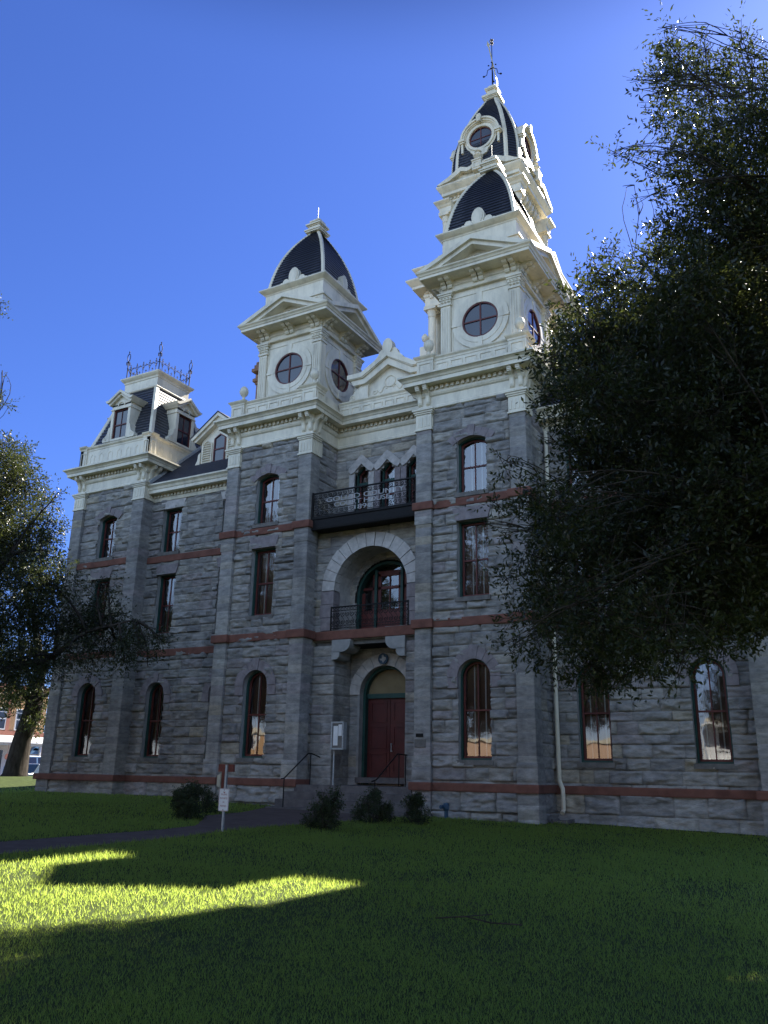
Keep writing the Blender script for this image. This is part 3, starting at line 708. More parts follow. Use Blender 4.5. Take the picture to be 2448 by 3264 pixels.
def cartouche(mb, y, z, s=1.0):
    mb.prism([(.27*s*math.cos(t*PI/12), z+.40*s+.40*s*math.sin(t*PI/12)) for t in range(24)], y-.10, y+.12)
    mb.prism([(.20*s*math.cos(t*PI/12), z+.40*s+.32*s*math.sin(t*PI/12)) for t in range(24)], y-.13, y)
    for sx in (-1, 1):
        for cx, cz, r in ((.42, .17, .17), (.64, .10, .10), (.80, .06, .06)):
            mb.prism([(sx*cx*s+r*s*math.cos(t*PI/8), z+cz*s+r*s*math.sin(t*PI/8)) for t in range(16)], y-.08, y+.08)
        mb.prism([(sx*x*s, z+zz*s) for x, zz in ((0, 0), (.85, 0), (.62, .16), (.3, .3), (0, .3))][::sx], y-.06, y+.06)
# ------------------------------------------------------------------ square turrets over the entrance bays
def turret_parts():
    b = MB(); b.box(-1.5, 1.5, -1.5, 1.5, 14.9, 19.6)
    T = b.build('turret', MCR, CH)
    for k in range(4):
        R4 = rot4(0, 0, k)
        m = MB(); m.T = R4                                    # corner pilaster: front and return
        m.box(1.2, 1.6, -1.6, -1.2, 15.0, 18.58)
        for q in range(4):
            c = 1.255+.097*q; m.box(c-.022, c+.022, -1.622, -1.598, 15.3, 18.45); m.box(1.598, 1.622, -c-.022, -c+.022, 15.3, 18.45)
        for z0, z1, g in ((18.54, 18.62, .045), (18.62, 18.80, .015), (18.80, 18.93, .05), (18.93, 19.0, .085), (19.0, 19.075, .12)): m.box(1.2-g, 1.6+g, -1.6-g, -1.2+g, z0+.001, z1)
        for q in range(3):
            for zz in (18.7, 18.86): m.lathe([(.015, -.04), (.055, 0), (.02, .04)], (1.26+.14*q, -1.64, zz), 6); m.lathe([(.015, -.04), (.055, 0), (.02, .04)], (1.64, -1.54+.14*q, zz), 6)
        m.build('corner_pilaster', MCR, T)
        m = MB(); m.T = R4                                    # round window
        c0 = 17.63
        o = lambda r, n=36: [(r*math.cos(2*PI*t/n), c0+r*math.sin(2*PI*t/n)) for t in range(n)]
        m.ring(o(.725), o(.665), -1.56, -1.44, True); m.box(-.026, .026, -1.54, -1.45, c0-.68, c0+.68); m.box(-.68, .68, -1.542, -1.452, c0-.026, c0+.026)
        m.build('round_window', MSASH, T)
        m = MB(); m.T = R4; m.prism(o(.69), -1.507, -1.502); m.build('pane', MGLASS2, T)
        m = MB(); m.T = R4
        m.ring(o(1.14), o(.728), -1.56, -1.49, True); m.ring(o(.93), o(.726), -1.58, -1.555, True)
        for dx, dz, w, h in ((0, .92, .11, .21), (0, -.92, .09, .2)): m.box(dx-w, dx+w, -1.60, -1.5, c0+dz-h, c0+dz+h)
        for sx in (-1, 1): m.box(sx*.73, sx*1.16, -1.592, -1.5, c0-.09, c0+.0)
        m.ring([(-1.18, 15.2), (-1.18, 18.86), (1.18, 18.86), (1.18, 15.2)], [(-1.13, 15.25), (-1.13, 18.81), (1.13, 18.81), (1.13, 15.25)], -1.525, -1.49, True)
        m.build('window_surround', MCR, T)
        m = MB(); m.T = R4                                    # pediment
        zt, za, W = 19.84, 20.86, 2.34
        m.ring([(-W, zt), (0, za), (W, zt)], [(-W+.42, zt), (0, za-.19), (W-.42, zt)], -2.36, -.9)
        m.ring([(-W+.3, zt), (0, za-.15), (W-.3, zt)], [(-W+.85, zt), (0, za-.36), (W-.85, zt)], -2.24, -.9)
        m.prism([(-1.9, zt), (1.9, zt), (0, za-.2)], -1.78, -.9)
        for t in range(1, 2):
            m.ring([(.20*math.cos(2*PI*q/20), 20.13+.20*math.sin(2*PI*q/20)) for q in range(20)], [(.15*math.cos(2*PI*q/20), 20.13+.15*math.sin(2*PI*q/20)) for q in range(20)], -1.82, -1.77, True)
            m.prism([(.11*math.cos(2*PI*q/16), 20.13+.11*math.sin(2*PI*q/16)) for q in range(16)], -1.81, -1.77)
        for sx in (-1, 1): m.tube([(sx*(.30+.6*q/10), -1.79, 19.96+.20*math.sin(q*PI/11)+(.14 if q == 0 else 0)) for q in range(11)], .03, 5)
        m.build('pediment', MCR, T)
        for sx in (-1.30, 0, 1.30):
            m = MB(); m.T = R4
            for dx in (-.125, .125):
                m.prismx([(-1.6, 19.24), (-1.68, 19.24), (-1.72, 19.30), (-1.72, 19.37), (-1.80, 19.39), (-1.84, 19.43), (-1.84, 19.46), (-2.0, 19.47), (-2.05, 19.51), (-2.05, 19.54), (-2.15, 19.56), (-1.6, 19.57)], sx+dx-.095, sx+dx+.095)
            m.build('bracket', MCR, T)
        m = MB(); m.T = R4; cartouche(m, -1.52, 21.72); m.build('cartouche', MCR, T)
    m = MB(); P4 = [(-1.6, -1.6), (1.6, -1.6), (1.6, 1.6), (-1.6, 1.6)]
    m.sweep(P4, [(-.15, 19.07), (.03, 19.075), (.05, 19.12), (.0, 19.15), (0, 19.30), (.05, 19.33), (.03, 19.36), (.02, 19.56), (.62, 19.57), (.62, 19.68), (.65, 19.69), (.68, 19.75), (.74, 19.80), (.75, 19.84), (-.2, 19.86)], True)
    m.build('cornice', MCR, T)
    m = MB(); m.box(-1.62, 1.62, -1.62, 1.62, 19.8, 20.75); m.box(-1.68, 1.68, -1.68, 1.68, 20.75, 20.82); m.box(-1.53, 1.53, -1.53, 1.53, 20.82, 21.62)
    m.sweep([(-1.53, -1.53), (1.53, -1.53), (1.53, 1.53), (-1.53, 1.53)], [(-.1, 21.5), (.02, 21.51), (.04, 21.56), (.12, 21.60), (.2, 21.66), (.24, 21.70), (.24, 21.75), (-.2, 21.80)], True)
    for k in range(4):
        m.T = rot4(0, 0, k); panels(m, -1.5, 1.5, 1, -1.62, 20.0, 20.68, .08)
    m.T = None; m.box(-1.5, 1.5, -1.5, 1.5, 21.6, 21.86); m.build('attic', MCR, T)
    dome([(21.80, 1.47), (22.1, 1.43), (22.5, 1.365), (23.0, 1.255), (23.5, 1.11), (24.0, .915), (24.4, .72), (24.8, .49), (25.1, .29), (25.24, .20)], None, 24, 'dome', T, .115)
    m = MB(); plates(m, ((.40, 25.18, 25.25), (.44, 25.25, 25.31), (.30, 25.31, 25.52), (.34, 25.52, 25.57), (.40, 25.57, 25.64), (.2, 25.64, 25.80), (.27, 25.80, 25.87)))
    m.lathe([(.13, 0), (.07, .06), (.10, .13), (.08, .2), (.02, .24)], (0, 0, 25.87), 12); m.tube([(0, 0, 26.1), (0, 0, 26.7)], .012, 6); m.build('finial', MCR, T)
    return T
MGLASS2, _n, _l, _b = nodes('dark_glass')
_c, _ = noise_mix(_n, _l, (.008, .01, .018), (.02, .022, .035), 1.5, vec=objco(_n)); _l.new(_c, _b.inputs['Base Color'])
_b.inputs['Roughness'].default_value = .06; _b.inputs['Specular IOR Level'].default_value = .75
TUR = turret_parts(); TUR.location = (4.37, 2.6, 0)
t2 = cp(TUR, CH, (-4.37, 2.6, 0))
for ch in list(TUR.children): cp(ch, t2)
# ------------------------------------------------------------------ corner pavilion roofs
def dormer_bits(parent, R4, y, full=True):
    """gabled dormer on the face y (towards -y) of the current rotation"""
    m = MB(); m.T = R4; yb = y+1.6
    m.box(-.63, -.47, y, yb, 16.42, 18.2); m.box(.47, .63, y, yb, 16.42, 18.2); m.box(-.63, .63, y+.01, yb, 18.02, 18.3)
    m.box(-.5, .5, y-.03, y+.3, 16.4, 16.5)
    m.box(-.67, .67, y-.04, y+.9, 18.02, 18.07)
    D = m.build('dormer', MCR, parent)
    m = MB(); m.T = R4
    top = [(-.92, 18.50), (-.74, 18.52), (-.5, 18.66), (0, 18.98), (.5, 18.66), (.74, 18.52), (.92, 18.50)]
    low = [(-.70, 18.26), (-.62, 18.28), (-.42, 18.42), (0, 18.72), (.42, 18.42), (.62, 18.28), (.70, 18.26)]
    mid = [(-.82, 18.38), (-.68, 18.40), (-.46, 18.54), (0, 18.85), (.46, 18.54), (.68, 18.40), (.82, 18.38)]
    m.ring(top, mid, y-.22, yb+.1); m.ring(mid, low, y-.13, yb+.1); m.prism([(-.62, 18.22), (.62, 18.22), (.62, 18.3), (0, 18.74), (-.62, 18.3)], y+.01, yb)
    m.ring([(.24*math.cos(PI*q/12), 18.2+.24*math.sin(PI*q/12)) for q in range(13)], [(.19*math.cos(PI*q/12), 18.2+.19*math.sin(PI*q/12)) for q in range(13)], y-.03, y+.05)
    m.build('dormer_gable', MCR, parent)
    for sx in (-1, 1):
        m = MB(); m.T = R4
        m.prism([(sx*x, z) for x, z in ((.60, 16.42), (1.02, 16.42), (1.06, 16.5), (1.03, 16.62), (.92, 16.68), (.80, 16.8), (.74, 16.98), (.72, 17.12), (.66, 17.16), (.60, 17.14))][::sx], y-.02, y+.4)
        m.tube([(sx*(.86+.11*(1-t/15)*math.cos(t*.7)), y-.025, 16.56+.11*(1-t/15)*math.sin(t*.7)) for t in range(12)], .011, 5)
        m.build('scroll', MCR, parent)
    m = MB(); m.T = R4
    m.ring([(-.47, 16.5), (-.47, 18.02), (.47, 18.02), (.47, 16.5)], [(-.41, 16.56), (-.41, 17.96), (.41, 17.96), (.41, 16.56)], y+.06, y+.16, True); m.box(-.42, .42, y+.07, y+.15, 17.2, 17.26); m.box(-.012, .012, y+.08, y+.14, 16.55, 18)
    m.build('sash', MSASH, parent)
    m = MB(); m.T = R4; m.box(-.44, .44, y+.11, y+.118, 16.53, 18.0); m.build('pane', MGLASS2, parent)
def pavilion_roof():
    b = MB(); b.box(-2.25, 2.25, -2.25, 2.25, 15.0, 16.3)
    T = b.build('mansard_roof', MCR, CH)
    m = MB()
    m.sweep([(-2.25, -2.25), (2.25, -2.25), (2.25, 2.25), (-2.25, 2.25)], [(-.2, 16.06), (.02, 16.07), (.03, 16.14), (.1, 16.2), (.12, 16.27), (-.3, 16.28)], True)
    for k in range(4):
        m.T = rot4(0, 0, k)
        for sx in (-1, 1):
            x0, x1 = sorted((sx*1.86, sx*2.31)); m.box(x0, x1, -2.31, -2.1, 15.1, 16.2)
            m.sweep([(x0, -2.31), (x1, -2.31)], [(-.2, 16.12), (.02, 16.13), (.03, 16.2), (.11, 16.27), (.13, 16.33), (-.3, 16.345)])
            panels(m, x0+.03, x1-.03, 1, -2.31, 15.3, 15.98, .05)
        for q in range(6):
            c = -1.5+.6*q
            m.ring([(c-.15, 15.4), (c-.15, 15.78), (c, 15.9), (c+.15, 15.78), (c+.15, 15.4)], [(c-.11, 15.4), (c-.11, 15.76), (c, 15.85), (c+.11, 15.76), (c+.11, 15.4)], -2.264, -2.24)
    m.T = None; m.build('parapet', MCR, T)
    dome([(16.30, 2.02), (19.50, 1.07)], None, 19, 'slate_slope', T, .17, .05)
    m = MB()
    m.box(-1.1, 1.1, -1.1, 1.1, 19.46, 20.05)
    m.sweep([(-1.1, -1.1), (1.1, -1.1), (1.1, 1.1), (-1.1, 1.1)], [(-.1, 19.40), (.05, 19.42), (.08, 19.47), (.05, 19.54), (.02, 19.56), (.02, 19.96), (.05, 19.98), (.07, 20.06), (.14, 20.12), (.2, 20.20), (.21, 20.26), (-.6, 20.3)], True)
    m.box(-.9, .9, -.9, .9, 20.0, 20.3); m.build('roof_cornice', MCR, T)
    for k in range(4): dormer_bits(T, rot4(0, 0, k), -2.17)
    # iron cresting
    for k in range(4):
        m = MB(); m.T = rot4(0, 0, k); h = 1.1; z = 20.28
        m.tube([(-h, -h, z), (-h, -h, z+.95)], .028, 6)
        m.lathe([(.02, 0), (.05, .03), (.02, .07)], (-h, -h, z+.6), 8); m.lathe([(.02, 0), (.055, .05), (.03, .1)], (-h, -h, z+.95), 8)
        m.tube([(-h+.10*math.sin(t*PI/8)*(1-.25*math.cos(t*PI/8)), -h, z+1.25-.22*math.cos(t*PI/8)) for t in range(9)], .02, 6)
        m.tube([(-h-.10*math.sin(t*PI/8)*(1-.25*math.cos(t*PI/8)), -h, z+1.25-.22*math.cos(t*PI/8)) for t in range(9)], .02, 6)
        m.lathe([(.015, 0), (.03, .03), (.012, .06), (.035, .12), (.01, .17)], (-h, -h, z+1.46), 8)
        for a in range(4): m.box(-h-.02+.10*math.cos(a*PI/2), -h+.02+.10*math.cos(a*PI/2), -h-.02+.1*math.sin(a*PI/2), -h+.02+.1*math.sin(a*PI/2), z+.86, z+.97)
        m.build('finial', MIRON, T)
        m = MB(); m.T = rot4(0, 0, k)
        n = 5; w = 2*h/n
        m.tube([(-h, -h, z+.1), (h, -h, z+.1)], .014, 5); m.tube([(-h, -h, z+.56), (h, -h, z+.56)], .013, 5)
        for q in range(n):
            c = -h+w*(q+.5)
            m.tube([(c, -h, z), (c, -h, z+.72)], .015, 5); m.box(c-.06, c+.06, -h-.012, -h+.012, z+.63, z+.66); m.box(c-.025, c+.025, -h-.012, -h+.012, z+.72, z+.77); m.box(c-.05, c+.05, -h-.01, -h+.01, z+.46, z+.48)
            for sx in (-1, 1): m.tube([(c+sx*w*.5*(1-math.cos(t*PI/12)), -h, z+.22+.34*math.sin(t*PI/12)) for t in range(7)], .011, 5)
            if q: d = -h+w*q; m.tube([(d, -h, z+.1), (d, -h, z+.3)], .012, 5); m.box(d-.05, d+.05, -h-.01, -h+.01, z+.22, z+.25); m.tube([(d, -h, z+.5), (d, -h, z+.64)], .016, 5)
        m.build('cresting', MIRON, T)
    return T
PAV = pavilion_roof(); PAV.location = (-14.64, 3.6, 0)
p2 = cp(PAV, CH, (14.64, 3.6, 0))
for ch in list(PAV.children): cp(ch, p2)
# ------------------------------------------------------------------ main roofs and wing dormers
mb = MB(); RP = [(2.6, 14.78), (7.2, 18.92), (20.5, 18.92), (26.2, 13.7), (26.0, 13.0), (2.6, 13.0)]
mb.prismx(RP, -6.25, 6.25)
for s in (-1, 1): mb.prismx([(1.45, 13.745)]+RP[1:5]+[(2.3, 13.0), (2.2, 13.74)], *sorted((s*6.25, s*12.34)))
mb.prismx([(5.95, 13.2), (10, 17.4), (18, 17.4), (26.2, 13.2)], -16.9, 16.9)
mb.build('main_roof', MSHING, CH)
for s in (-1, 1):
    mb = MB(); x0, x1 = sorted((s*12.34, s*12.22)); mb.prismx([(1.5, 13.8), (4.6, 16.6), (4.6, 16.75), (1.45, 13.95)], x0, x1)
    mb.build('roof_flashing', MGALV, CH)
for s in (-1, 1):
    c = s*9.37; y = 2.72
    f = MB()
    f.box(c-1.28, c+1.28, y, y+2.5, 14.5, 14.82); f.prism([(c-1.12, 14.8), (c+1.12, 14.8), (c+1.12, 16.0), (c, 16.9), (c-1.12, 16.0)], y+.06, y+4)
    D = f.build('wing_dormer', MCR, CH)
    m = MB()
    m.ring([(c-1.55, 16.1), (c, 17.22), (c+1.55, 16.1)], [(c-1.43, 16.0), (c, 17.03), (c+1.43, 16.0)], y-.28, y+4)
    m.ring([(c-1.43, 16.02), (c, 17.05), (c+1.43, 16.02)], [(c-1.3, 15.92), (c, 16.84), (c+1.3, 15.92)], y-.18, y+4); m.build('gable_moulding', MCR, D)
    m = MB(); m.prism([(c-1.6, 16.13), (c, 17.27), (c+1.6, 16.13), (c+1.56, 16.09), (c, 17.2), (c-1.56, 16.09)], y-.3, y+4.4); m.build('dormer_roof', MSHING, D)
    for sx in (-1, 1):
        m = MB()
        m.prism([(c+sx*x, z) for x, z in ((1.10, 14.5), (1.42, 14.5), (1.46, 14.62), (1.42, 14.78), (1.34, 14.9), (1.24, 15.1), (1.22, 15.35), (1.10, 15.45))][::sx], y-.03, y+.3)
        m.build('scroll', MCR, D)
    m = MB(); o = lambda a, b, z0, z1, za, i: [(a+i, z0+i), (a+i, z1), (c if a < c < b else (a+b)/2, za-i*1.2), (b-i, z1), (b-i, z0+i)]
    m.ring(o(c-.34, c+.34, 14.84, 16.02, 16.24, 0), o(c-.34, c+.34, 14.84, 16.02, 16.24, .06), y+.0, y+.1, True); m.box(c-.3, c+.3, y+.01, y+.08, 15.45, 15.51); m.build('sash', MSASH, D)
    m = MB(); m.prism(o(c-.34, c+.34, 14.84, 16.02, 16.24, .03), y+.045, y+.055); m.build('pane', MGLASS2, D)
    for sx in (-1, 1):
        m = MB()
        a, b = sorted((c+sx*.5, c+sx*.98))
        m.ring(o(a-.05, b+.05, 14.83, 15.86, 16.03, 0), o(a-.05, b+.05, 14.83, 15.86, 16.03, .05), y-.0, y+.08, True)
        for k in range(9): z = 14.9+.115*k; m.prismx([(y+.01, z), (y+.06, z+.075), (y+.06, z+.09), (y+.0, z+.02)], a, b)
        m.build('louver', MCR, D)
# ------------------------------------------------------------------ central clock tower
def column(m, x, y, z0, z1, r, seg=14):
    m.box(x-r*1.45, x+r*1.45, y-r*1.45, y+r*1.45, z0, z0+.12)
    m.lathe([(r*1.35, .12), (r*1.3, .2), (r*1.08, .24), (r, .3), (r*.86, z1-z0-.5), (r*1.0, z1-z0-.48), (r*.9, z1-z0-.44), (r*1.0, z1-z0-.3), (r*1.25, z1-z0-.1)], (x, y, z0), seg)
    m.box(x-r*1.5, x+r*1.5, y-r*1.5, y+r*1.5, z1-.1, z1)
def clock_tower():
    b = MB(); b.box(-2.95, 2.95, -2.95, 2.95, 14.5, 21.6); b.box(-2.35, 2.35, -2.35, 2.35, 21.5, 28.4); b.box(-1.85, 1.85, -1.85, 1.85, 28.2, 33.4)
    T = b.build('clock_tower', MCR, CH)
    sq = lambda h: [(-h, -h), (h, -h), (h, h), (-h, h)]
    m = MB(); m.sweep(sq(2.95), [(-.5, 21.2), (.05, 21.25), (.1, 21.4), (.3, 21.55), (.32, 21.65), (-.8, 21.7)], True); m.build('base_cornice', MCR, T)
    # main stage
    m = MB(); m.sweep(sq(3.0), [(-.9, 25.36), (.04, 25.38), (.06, 25.48), (0, 25.52), (0, 26.0), (.06, 26.05), (.08, 26.16), (.05, 26.2), (.05, 26.38), (.52, 26.39), (.54, 26.52), (.60, 26.58), (.75, 26.74), (.80, 26.80), (.80, 26.88), (-.4, 26.95)], True)
    m.sweep(sq(3.0), [(-.6, 26.9), (.0, 26.9), (0, 27.3), (.1, 27.36), (.3, 27.46), (.5, 27.56), (.55, 27.62), (.55, 27.68), (-1.2, 27.8)], True)
    for k in range(4):
        m.T = rot4(0, 0, k); dent(m, -2.95, 2.95, -3.0, 26.22, 26.34, .04, .14, .24, .13)
    m.T = None; m.build('main_cornice', MCR, T)
    for k in range(4):
        R4 = rot4(0, 0, k)
        m = MB(); m.T = R4
        column(m, -2.72, -2.72, 22.0, 25.36, .23); column(m, -1.95, -2.72, 22.0, 25.36, .2); column(m, 1.95, -2.72, 22.0, 25.36, .2)
        m.build('column', MCR, T)
        m = MB(); m.T = R4; m.lathe([(.10, 0), (.06, .08), (.08, .2), (.05, .33), (.15, .45), (.185, .58), (.17, .68), (.06, .83), (.01, .85)], (-3.0, -3.0, 23.0), 14); m.box(-3.2, -2.8, -3.2, -2.8, 21.6, 23.0); m.build('ball_finial', MCR, T)
        m = MB(); m.T = R4                               # pediment of the main stage
        m.ring([(-1.9, 27.6), (0, 28.7), (1.9, 27.6)], [(-1.45, 27.6), (0, 28.45), (1.45, 27.6)], -3.4, -1.6); m.prism([(-1.5, 27.55), (1.5, 27.55), (0, 28.5)], -3.1, -1.6)
        m.build('pediment', MCR, T)
        m = MB(); m.T = R4
        for dx in (-2.6, -2.2, 2.2, 2.6): m.prismx([(-3.0, 25.9), (-3.06, 25.9), (-3.12, 26.1), (-3.3, 26.22), (-3.45, 26.28), (-3.45, 26.38), (-3.0, 26.38)], dx-.09, dx+.09)
        m.build('bracket', MCR, T)
        # belfry: corner columns, arch, broken entablature
        m = MB(); m.T = R4
        column(m, -2.15, -2.15, 28.5, 31.5, .2)
        m.box(-2.415, -1.72, -2.415, -1.72, 31.49, 32.3)
        m.sweep([(-2.42, -1.7), (-2.42, -2.42), (-1.7, -2.42)], [(-.3, 31.48), (.03, 31.5), (.05, 31.6), (0, 31.64), (0, 31.9), (.05, 31.95), (.1, 32.05), (.22, 32.16), (.26, 32.2), (.26, 32.27), (-.3, 32.32)])
        m.box(-2.5, -1.75, -2.5, -1.75, 28.0, 28.5)
        m.build('belfry_column', MCR, T)
        m = MB(); m.T = R4
        m.ring([(1.15*math.cos(PI-PI*q/20), 30.2+1.15*math.sin(PI*q/20)) for q in range(21)], [(.9*math.cos(PI-PI*q/20), 30.2+.9*math.sin(PI*q/20)) for q in range(21)], -1.98, -1.8)
        for sx in (-1, 1): m.box(sx*.9, sx*1.15, -1.97, -1.8, 28.5, 30.2)
        for q in range(7):
            c = -1.35+.45*q; m.prismx([(-1.85, 32.0), (-1.95, 32.0), (-2.05, 32.12), (-2.12, 32.3), (-2.12, 32.42), (-1.85, 32.42)], c-.1, c+.1)
        m.build('belfry_arch', MCR, T)
        m = MB(); m.T = R4; m.box(-.9, .9, -1.87, -1.84, 28.5, 30.2); m.prism([(.9*math.cos(PI*q/16), 30.2+.9*math.sin(PI*q/16)) for q in range(17)], -1.87, -1.84)
        m.build('belfry_louver', MDST, T)
        m = MB(); m.T = R4                               # swan-neck pediment with urn
        for sx in (-1, 1):
            up_ = [(2.5, 33.36), (1.9, 33.62), (1.3, 33.95), (1.02, 34.08), (.82, 34.0), (.62, 33.9), (.42, 33.92), (.30, 34.02)]
            lo_ = [(2.3, 33.3), (1.7, 33.4), (1.2, 33.66), (1.0, 33.8), (.84, 33.74), (.64, 33.66), (.42, 33.7), (.28, 33.82)]
            m.ring([(sx*x, z) for x, z in up_], [(sx*x, z) for x, z in lo_], -2.62, -1.9)
        m.prism([(-2.3, 33.3), (2.3, 33.3), (1.1, 33.75), (.6, 33.65), (-.6, 33.65), (-1.1, 33.75)], -2.35, -1.9)
        m.build('swan_neck_pediment', MCR, T)
        m = MB(); m.T = R4
        m.box(-.27, .27, -2.72, -2.2, 33.5, 34.12); m.box(-.31, .31, -2.76, -2.2, 34.08, 34.16); m.ring([(-.2, 33.62), (-.2, 34.0), (.2, 34.0), (.2, 33.62)], [(-.14, 33.68), (-.14, 33.94), (.14, 33.94), (.14, 33.68)], -2.745, -2.7, True)
        m.lathe([(.14, 0), (.08, .06), (.07, .14), (.16, .24), (.27, .36), (.28, .42), (.2, .44), (.1, .5), (.1, .6), (.2, .66)], (0, -2.46, 34.14), 16); m.build('urn', MCR, T)
        # oculus dormer in the dome
        zc, r = 36.12, .70; y = -2.02
        m = MB(); m.T = R4
        O = lambda r_, n=36: [(r_*math.cos(2*PI*q/n), zc+r_*math.sin(2*PI*q/n)) for q in range(n)]
        m.ring(O(.98), O(.70), y-.03, y+.9, True); m.ring(O(.86), O(.71), y-.10, y, True)
        for ro, ri, d in ((1.20, 1.09, .24), (1.10, .99, .16), (1.01, .93, .09)):
            m.ring([(ro*math.cos(PI-PI*q/24), zc+.05+ro*math.sin(PI*q/24)) for q in range(25)], [(ri*math.cos(PI-PI*q/24), zc+.05+ri*math.sin(PI*q/24)) for q in range(25)], y-d, y+1.3)
        for sx in (-1, 1):
            m.box(sx*.92, sx*1.30, y-.26, y+.6, zc-.02, zc+.12); m.box(sx*.96, sx*1.24, y-.2, y+.5, zc-.12, zc-.02); m.box(sx*1.05, sx*1.16, y-.14, y+.3, zc-.75, zc-.1)
        m.prism([(-.11, zc+.94), (.11, zc+.94), (.16, zc+1.30), (.09, zc+1.44), (-.09, zc+1.44), (-.16, zc+1.30)], y-.32, y+.5)
        m.prism([(-.62, zc-.88), (.62, zc-.88), (.48, zc-1.0), (.4, zc-1.22), (.16, zc-1.3), (.12, zc-1.45), (-.12, zc-1.45), (-.16, zc-1.3), (-.4, zc-1.22), (-.48, zc-1.0)], y-.14, y+.2)
        m.build('oculus_dormer', MCR, T)
        m = MB(); m.T = R4; m.ring(O(.70), O(.64), y-.0, y+.1, True); m.box(-.025, .025, y+.01, y+.08, zc-.66, zc+.66); m.box(-.66, .66, y+.012, y+.078, zc-.025, zc+.025); m.build('round_window', MSASH, T)
        m = MB(); m.T = R4; m.prism(O(.67), y+.04, y+.05); m.build('pane', MGLASS2, T)
    m = MB(); m.sweep(sq(1.95), [(-.2, 32.4), (.08, 32.42), (.1, 32.5), (.08, 32.55), (.08, 32.72), (.36, 32.74), (.38, 32.9), (.45, 32.98), (.58, 33.15), (.62, 33.22), (.62, 33.30), (-.4, 33.4)], True)
    for k in range(4): m.T = rot4(0, 0, k); dent(m, -1.95, 1.95, -1.95, 32.57, 32.7, .07, .16, .22, .12)
    m.T = None; m.build('belfry_cornice', MCR, T)
    m = MB(); h = 2.08; k_ = .73*h
    o8 = [(-k_, -h), (k_, -h), (h, -k_), (h, k_), (k_, h), (-k_, h), (-h, k_), (-h, -k_)]
    m.sweep(o8, [(-.6, 33.2), (.0, 33.2), (.0, 34.02), (.06, 34.06), (.1, 34.14), (.1, 34.2), (-.3, 34.25)], True); m.build('dome_drum', MCR, T)
    dome([(34.15, 2.07), (35.0, 2.04), (35.6, 2.0), (36.3, 1.89), (37.0, 1.71), (37.7, 1.49), (38.4, 1.24), (39.1, .93), (39.7, .62), (40.2, .38)], .73, 34, 'dome', T, .12, .04)
    m = MB(); plates(m, ((.36, 40.1, 40.25), (.42, 40.25, 40.34), (.52, 40.40, 40.55), (.47, 40.34, 40.40), (.34, 40.55, 40.75), (.27, 40.75, 41.0), (.34, 41.0, 41.06), (.38, 41.06, 41.16), (.2, 41.16, 41.4))); m.build('finial', MCR, T)
    return T
CT = clock_tower(); CT.location = (0, 14.0, 0)
# weathervane
mb = MB(); mb.tube([(0, 14, 41.3), (0, 14, 45.05)], [.045, .02], 8)
for z in (44.75, 45.0):
    for a in range(4): mb.box(.09*math.cos(a*PI/2)-.03, .09*math.cos(a*PI/2)+.03, 14+.09*math.sin(a*PI/2)-.03, 14+.09*math.sin(a*PI/2)+.03, z-.05, z+.05)
    mb.lathe([(.02, -.06), (.07, 0), (.01, .09)], (0, 14, z+.05), 6)
for a in range(4):
    c, s_ = math.cos(a*PI/2+.25), math.sin(a*PI/2+.25)
    mb.tube([(0, 14, 42.9), (.28*c, 14+.28*s_, 42.75), (.34*c, 14+.34*s_, 42.4), (.5*c, 14+.5*s_, 42.3)], .022, 6)
    mb.lathe([(.01, -.07), (.08, 0), (.01, .07)], (.52*c, 14+.52*s_, 42.32), 6); mb.lathe([(.01, -.05), (.06, 0), (.01, .05)], (.22*c, 14+.22*s_, 43.1), 6)
va = mb.build('vane_mast', MIRON, CH)
mb = MB(); a = Vector((-.5, 12.6, 44.3)); b = Vector((.65, 15.4, 42.2))
a = Vector((.30, 12.75, 43.25)); b = Vector((-.26, 15.4, 43.25))
mb.tube([a, b], .035, 8); d = (b-a).normalized()
mb.tube([a-d*.4, a-d*.1, a], [.01, .09, .035], 8)
n_ = d.cross(Vector((0, 0, 1))).normalized()
for w in (-.012, .012): mb.face([tuple(b-d*.5+Vector((0, 0, .06))+n_*w), tuple(b+d*.25+Vector((0, 0, .22))+n_*w), tuple(b+d*.25-Vector((0, 0, .22))+n_*w), tuple(b-d*.5-Vector((0, 0, .06))+n_*w)][::1 if w > 0 else -1])
mb.build('vane_arrow', MWHITE, va)
# brick chimney behind the left turret
MTERRA = simple('weathered_terracotta', (.12, .07, .045), (.24, .15, .10), 5, .9, .4, .02)
mb = MB(); mb.box(-12.45, -11.3, 8.8, 9.7, 15, 22.1)
for z, g in ((22.0, .06), (22.15, .16), (22.4, .05), (22.75, .22), (23.0, .12), (23.2, .05)): mb.box(-12.45-g, -11.3+g, 8.8-g, 9.7+g, z, z+.18)
mb.build('chimney', MTERRA, CH)
# ------------------------------------------------------------------ balconies
mb = MB(); mb.box(-2.24, 2.24, .22, RY, 10.40, 10.50); mb.box(-2.22, 2.22, .17, .3, 10.06, 10.42); mb.box(-2.25, 2.25, .13, .3, 10.40, 10.505); mb.box(-2.2, 2.2, .3, .95, 10.04, 10.1)
mb.sweep([(-2.22, .17), (2.22, .17)], [(-.1, 9.99), (.02, 10.0), (.03, 10.07), (-.05, 10.09)])
bal = mb.build('balcony', MIRON, CH)
mb = MB(); y = .16
mb.box(-2.2, 2.2, y-.03, y+.03, 11.40, 11.45)
for z in (11.21, 10.985, 10.765, 10.55): mb.box(-2.2, 2.2, y-.01, y+.01, z-.009, z+.009)
for x in (-2.2, 2.2): mb.box(x-.035, x+.035, y-.035, y+.035, 10.5, 11.47)
for x in (-.75, .75): mb.box(x-.012, x+.012, y-.012, y+.012, 10.5, 10.56)
